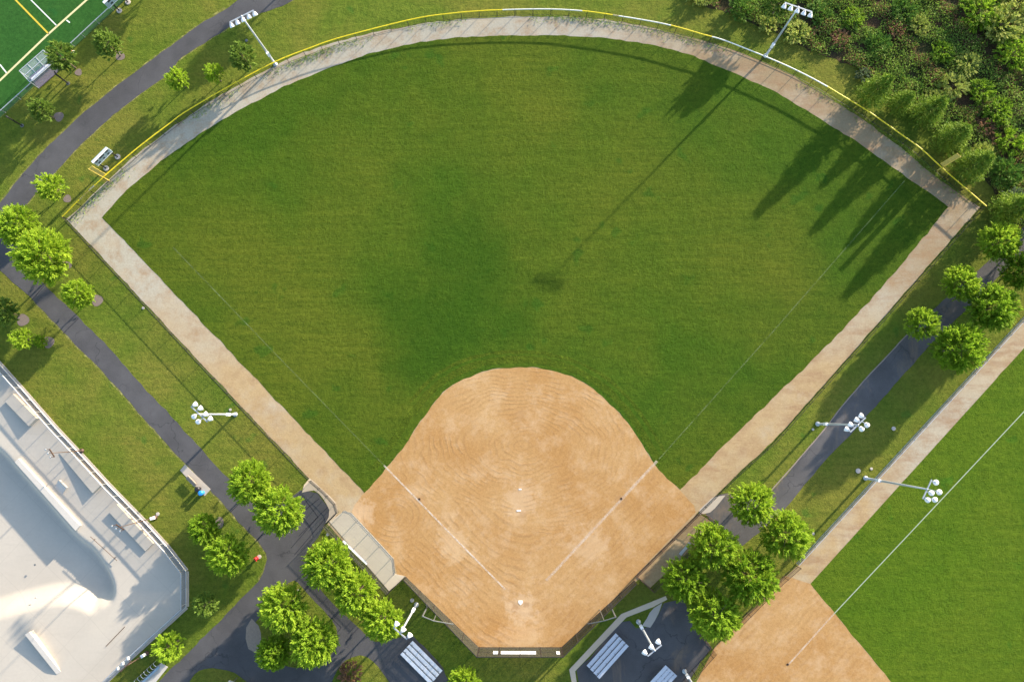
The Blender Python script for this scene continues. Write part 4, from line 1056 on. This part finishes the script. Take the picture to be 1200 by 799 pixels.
# small dark shrub right of the tiny tree, shrubs on the round lawn
def shrub(u, v, r, h, ms, lb, name='shrub', group='shrubs', cat='shrub'):
    p = G(u, v, h * .5); t = empty(name, (p.x, p.y, 0), rt.uniform(0, 6.28), label=lb, cat=cat, group=group)
    c = bpy.data.objects.new('foliage', ms); link(c, t); c.location = (0, 0, h * .35); c.scale = (r, r, h * .62)
    st_ = bpy.data.objects.new('stem', TR[0]); link(st_, t); st_.scale = (h * .5, h * .5, h * .4); return t
shrub(47, 400, 1.0, 1.6, CSM[0], 'low dark shrub on mulch beside the tiny bright tree')
shrub(410, 788, 1.8, 1.3, crown_mesh(91, 'leaf_russet', nspr=90, leaf=.1), 'brownish shrub on the round lawn at the bottom edge')
# trees outside the picture whose shade falls into it
for k, (u, v, r, h) in enumerate(((345, -55, 26, 5.0), (190, -55, 20, 4.2), (1230, 300, 32, 5.5), (1245, 250, 32, 5.5), (300, 870, 30, 5))):
    tree(u, v, r, ['tree above the top edge shading the asphalt path', 'small tree above the top edge by the turf', 'tree past the right edge by the path', 'tree past the right edge by the scrub', 'tree below the bottom edge by the canopy'][k], 'G', hz=h)

# ---- meadow scrub, upper right
scrub = ring(C([(770, -60), (800, -8), (840, 10), (870, 22), (895, 32), (930, 48), (955, 62), (985, 72), (1000, 78), (1030, 100), (1060, 128), (1090, 148), (1110, 168), (1140, 190), (1160, 215), (1172, 238), (1175, 262), (1230, 262), (1320, 240)]), S([(1320, 240), (1320, -200), (770, -200), (770, -60)], 0, 5))
sheet('scrub_ground', scrub, 0.012, 'meadow_floor', jit=0.35)
def undergrowth(name, n, mats, label, seed, zmax, size, thr):
    rg = np.random.default_rng(seed)
    A = [G(770, -60), G(1320, 262)]; x0, x1 = G(770, 0).x, G(1270, 0).x; y0, y1 = G(600, 265).y, G(600, -70).y
    gxx = rg.uniform(x0, x1, n * 3); gyy = rg.uniform(y0, y1, n * 3); ok = pip(scrub, gxx, gyy)
    fld = np.sin(gxx * .55 + seed) * np.cos(gyy * .47 + seed * 2) + .6 * np.sin(gxx * 1.3 + gyy * .9 + seed) + .5 * np.sin(gyy * 1.9 - gxx * .6)
    ok &= fld > thr; gxx = gxx[ok][:n]; gyy = gyy[ok][:n]; fld = fld[ok][:n]; n = len(gxx)
    z = rg.random(n) * np.clip(.25 + .3 * (fld - thr), .1, 1.2) * zmax + .05
    P = np.stack([gxx, gyy, z], 1); z += 0; D = unit(rg.normal(size=(n, 3)) * np.array([1, 1, .5]) + np.array([0, 0, .5])); U = unit(np.cross(D, rg.normal(size=(n, 3))))
    me = leafmesh(name, P, D, U, rg.uniform(.7, 1.4, n) * size, rg.uniform(.6, 1.2, n) * size * .5, mats)
    tag(link(bpy.data.objects.new(name, me)), label, 'undergrowth', kind='stuff')
undergrowth('meadow_weeds', 60000, 'leaf_weed', 'tangled green weeds covering the rough meadow', 3, 1.2, .32, -.75)
undergrowth('meadow_goldenrod', 26000, 'leaf_olive', 'yellowish wildflower clumps in the rough meadow', 8, 1.4, .24, .15)
undergrowth('meadow_deep_growth', 26000, 'leaf_deep', 'deep green clumps in the rough meadow', 14, 1.5, .30, -.1)
undergrowth('meadow_dry_stalks', 42000, 'leaf_russet', 'dry russet stalks in the rough meadow', 21, 1.25, .28, .15)
SHR = {'G': [crown_mesh(60 + k, 'leaf_green', nspr=100, nleaf=14, leaf=.10) for k in range(2)], 'O': [crown_mesh(64 + k, 'leaf_olive', nspr=110, nleaf=14, leaf=.09) for k in range(2)],
       'Y': [crown_mesh(68, 'leaf_grey', nspr=110, nleaf=14, leaf=.09)], 'D': [crown_mesh(70 + k, 'leaf_deep', nspr=110, nleaf=14, leaf=.10) for k in range(2)], 'R': [crown_mesh(74, 'leaf_russet', nspr=90, nleaf=12, leaf=.09)]}
for u, v, r, h, kd, lb in (
 (900, 28, 1.6, 1.6, 'O', 'yellow green bush behind the upper floodlight pole, left of it'), (935, 38, 2.0, 1.7, 'O', 'yellow green bush just under the upper floodlight lamps'),
 (868, 10, 2.0, 2.4, 'D', 'dark bush at the top left end of the scrub'), (1078, 30, 1.6, 1.8, 'O', 'lone ochre bush in the upper scrub'),
 (1012, 88, 1.2, 1.2, 'Y', 'pale silvery bush at the scrub edge above the conifers'), (1150, 12, 3.0, 3.2, 'G', 'big bush at the top of the right scrub'),
 (1175, 28, 3.2, 3.4, 'O', 'big yellowish bush in the top right scrub'), (1192, 8, 3.0, 3.2, 'O', 'yellowish bush in the very top right corner'), (1190, 60, 2.6, 2.8, 'G', 'green bush at the right edge under the yellowish ones'),
 (1135, 75, 2.0, 1.7, 'O', 'pale bush in the middle of the scrub'), (1118, 100, 2.2, 1.9, 'O', 'olive bush between the middle scrub and conifers'), (1150, 105, 2.0, 1.8, 'G', 'green bush right of the olive one in the middle scrub'),
 (1095, 118, 1.8, 1.6, 'O', 'olive bush directly behind the conifer row'), (1170, 130, 2.2, 2.0, 'G', 'bush in the right scrub above the russet patch'), (1155, 150, 1.6, 1.3, 'R', 'russet bush in the right scrub'),
 (1185, 165, 2.2, 2.0, 'G', 'green bush at the right edge beside the russet one'), (1180, 200, 2.4, 2.2, 'D', 'dark bush at the right edge above the path'), (1192, 240, 2.6, 2.4, 'Y', 'grey green bush at the right edge just above the path trees'),
 (1060, 10, 2.0, 1.8, 'D', 'dark bush at the top edge, centre of scrub'), (1000, 20, 1.8, 1.4, 'G', 'green bush near the top edge right of the lamps'), (985, 45, 1.6, 1.2, 'R', 'russet bush right of the floodlight lamps'), (1030, 50, 2.0, 1.5, 'D', 'dark bush above the silvery one'),
 (1050, 35, 1.5, 1.3, 'R', 'russet bush left of the ochre one'), (820, -10, 2.2, 2.0, 'O', 'yellow bush at the top edge by the lawn'), (1105, 60, 1.8, 1.5, 'G', 'green bush in the hollow of the scrub'), (1150, 182, 2.0, 2.4, 'O', 'tall pale bush behind the lower conifers'), (960, 15, 2.0, 1.6, 'D', 'dark bush at the top edge right of lamps')):
    shrub(u, v, r, h, rt.choice(SHR[kd]), lb, 'meadow_bush', 'bushes in the rough meadow', 'bush')
CON = [conifer_mesh(k, 'leaf_conifer') for k in range(3)]
def conifer(b, h, w, lb):
    p = G(*b); t = empty('conifer_tree', p, rt.uniform(0, 6), label=lb, cat='tree', group='conifers along the outfield fence')
    c = bpy.data.objects.new('crown', rt.choice(CON)); link(c, t); c.scale = (w / .3, w / .3, h)
    MB().tube([(0, 0, 0), (0, 0, h * .9)], [.16, .02], 6).build('trunk', 'bark', t)
conifer((1016, 116), 7.7, 2.6, 'first conifer of the fence row, nearest the floodlight')
conifer((1050, 126), 5.2, 2.0, 'second and slimmer conifer of the fence row')
conifer((1078, 139), 7.4, 2.5, 'third conifer of the fence row')
conifer((1106, 168), 6.6, 2.7, 'fourth conifer of the fence row, nearest the foul pole')
conifer((1126, 202), 7.9, 2.8, 'fifth conifer of the fence row, right of the foul pole')
conifer((1172, 250), 7.4, 2.8, 'last conifer of the fence row above the path trees')
tree(912, 6, 21, 'leafy tree standing in the scrub behind the upper floodlight', 'D', hz=3.8)
# weeds growing through the foot of the outfield fence
rg = np.random.default_rng(4); P = []
for _ in range(9000):
    i = rg.integers(0, len(of_line) - 1); q = of_line[i] + (of_line[i + 1] - of_line[i]) * rg.random(); s = q.normalized() if True else q
    k = math.sin(i * .31) + math.sin(i * .13 + 2)
    if k < -.7 or rg.random() > .35 + .3 * k: continue
    o_ = -Vector((q.x, q.y - 0, 0)).normalized() * abs(rg.normal(0.2, .55)); P.append((q.x + o_.x, q.y + o_.y, rg.random() * .12 + .02))
P = np.array(P); n = len(P); D = unit(rg.normal(size=(n, 3)) * .8 + np.array([0, 0, .5])); U = unit(np.cross(D, rg.normal(size=(n, 3))))
tag(link(bpy.data.objects.new('fence_weeds', leafmesh('fence_weeds', P, D, U, rg.uniform(.15, .35, n), rg.uniform(.06, .14, n), 'leaf_weed'))), 'weeds sprouting along the foot of the outfield fence', 'weeds', kind='stuff')
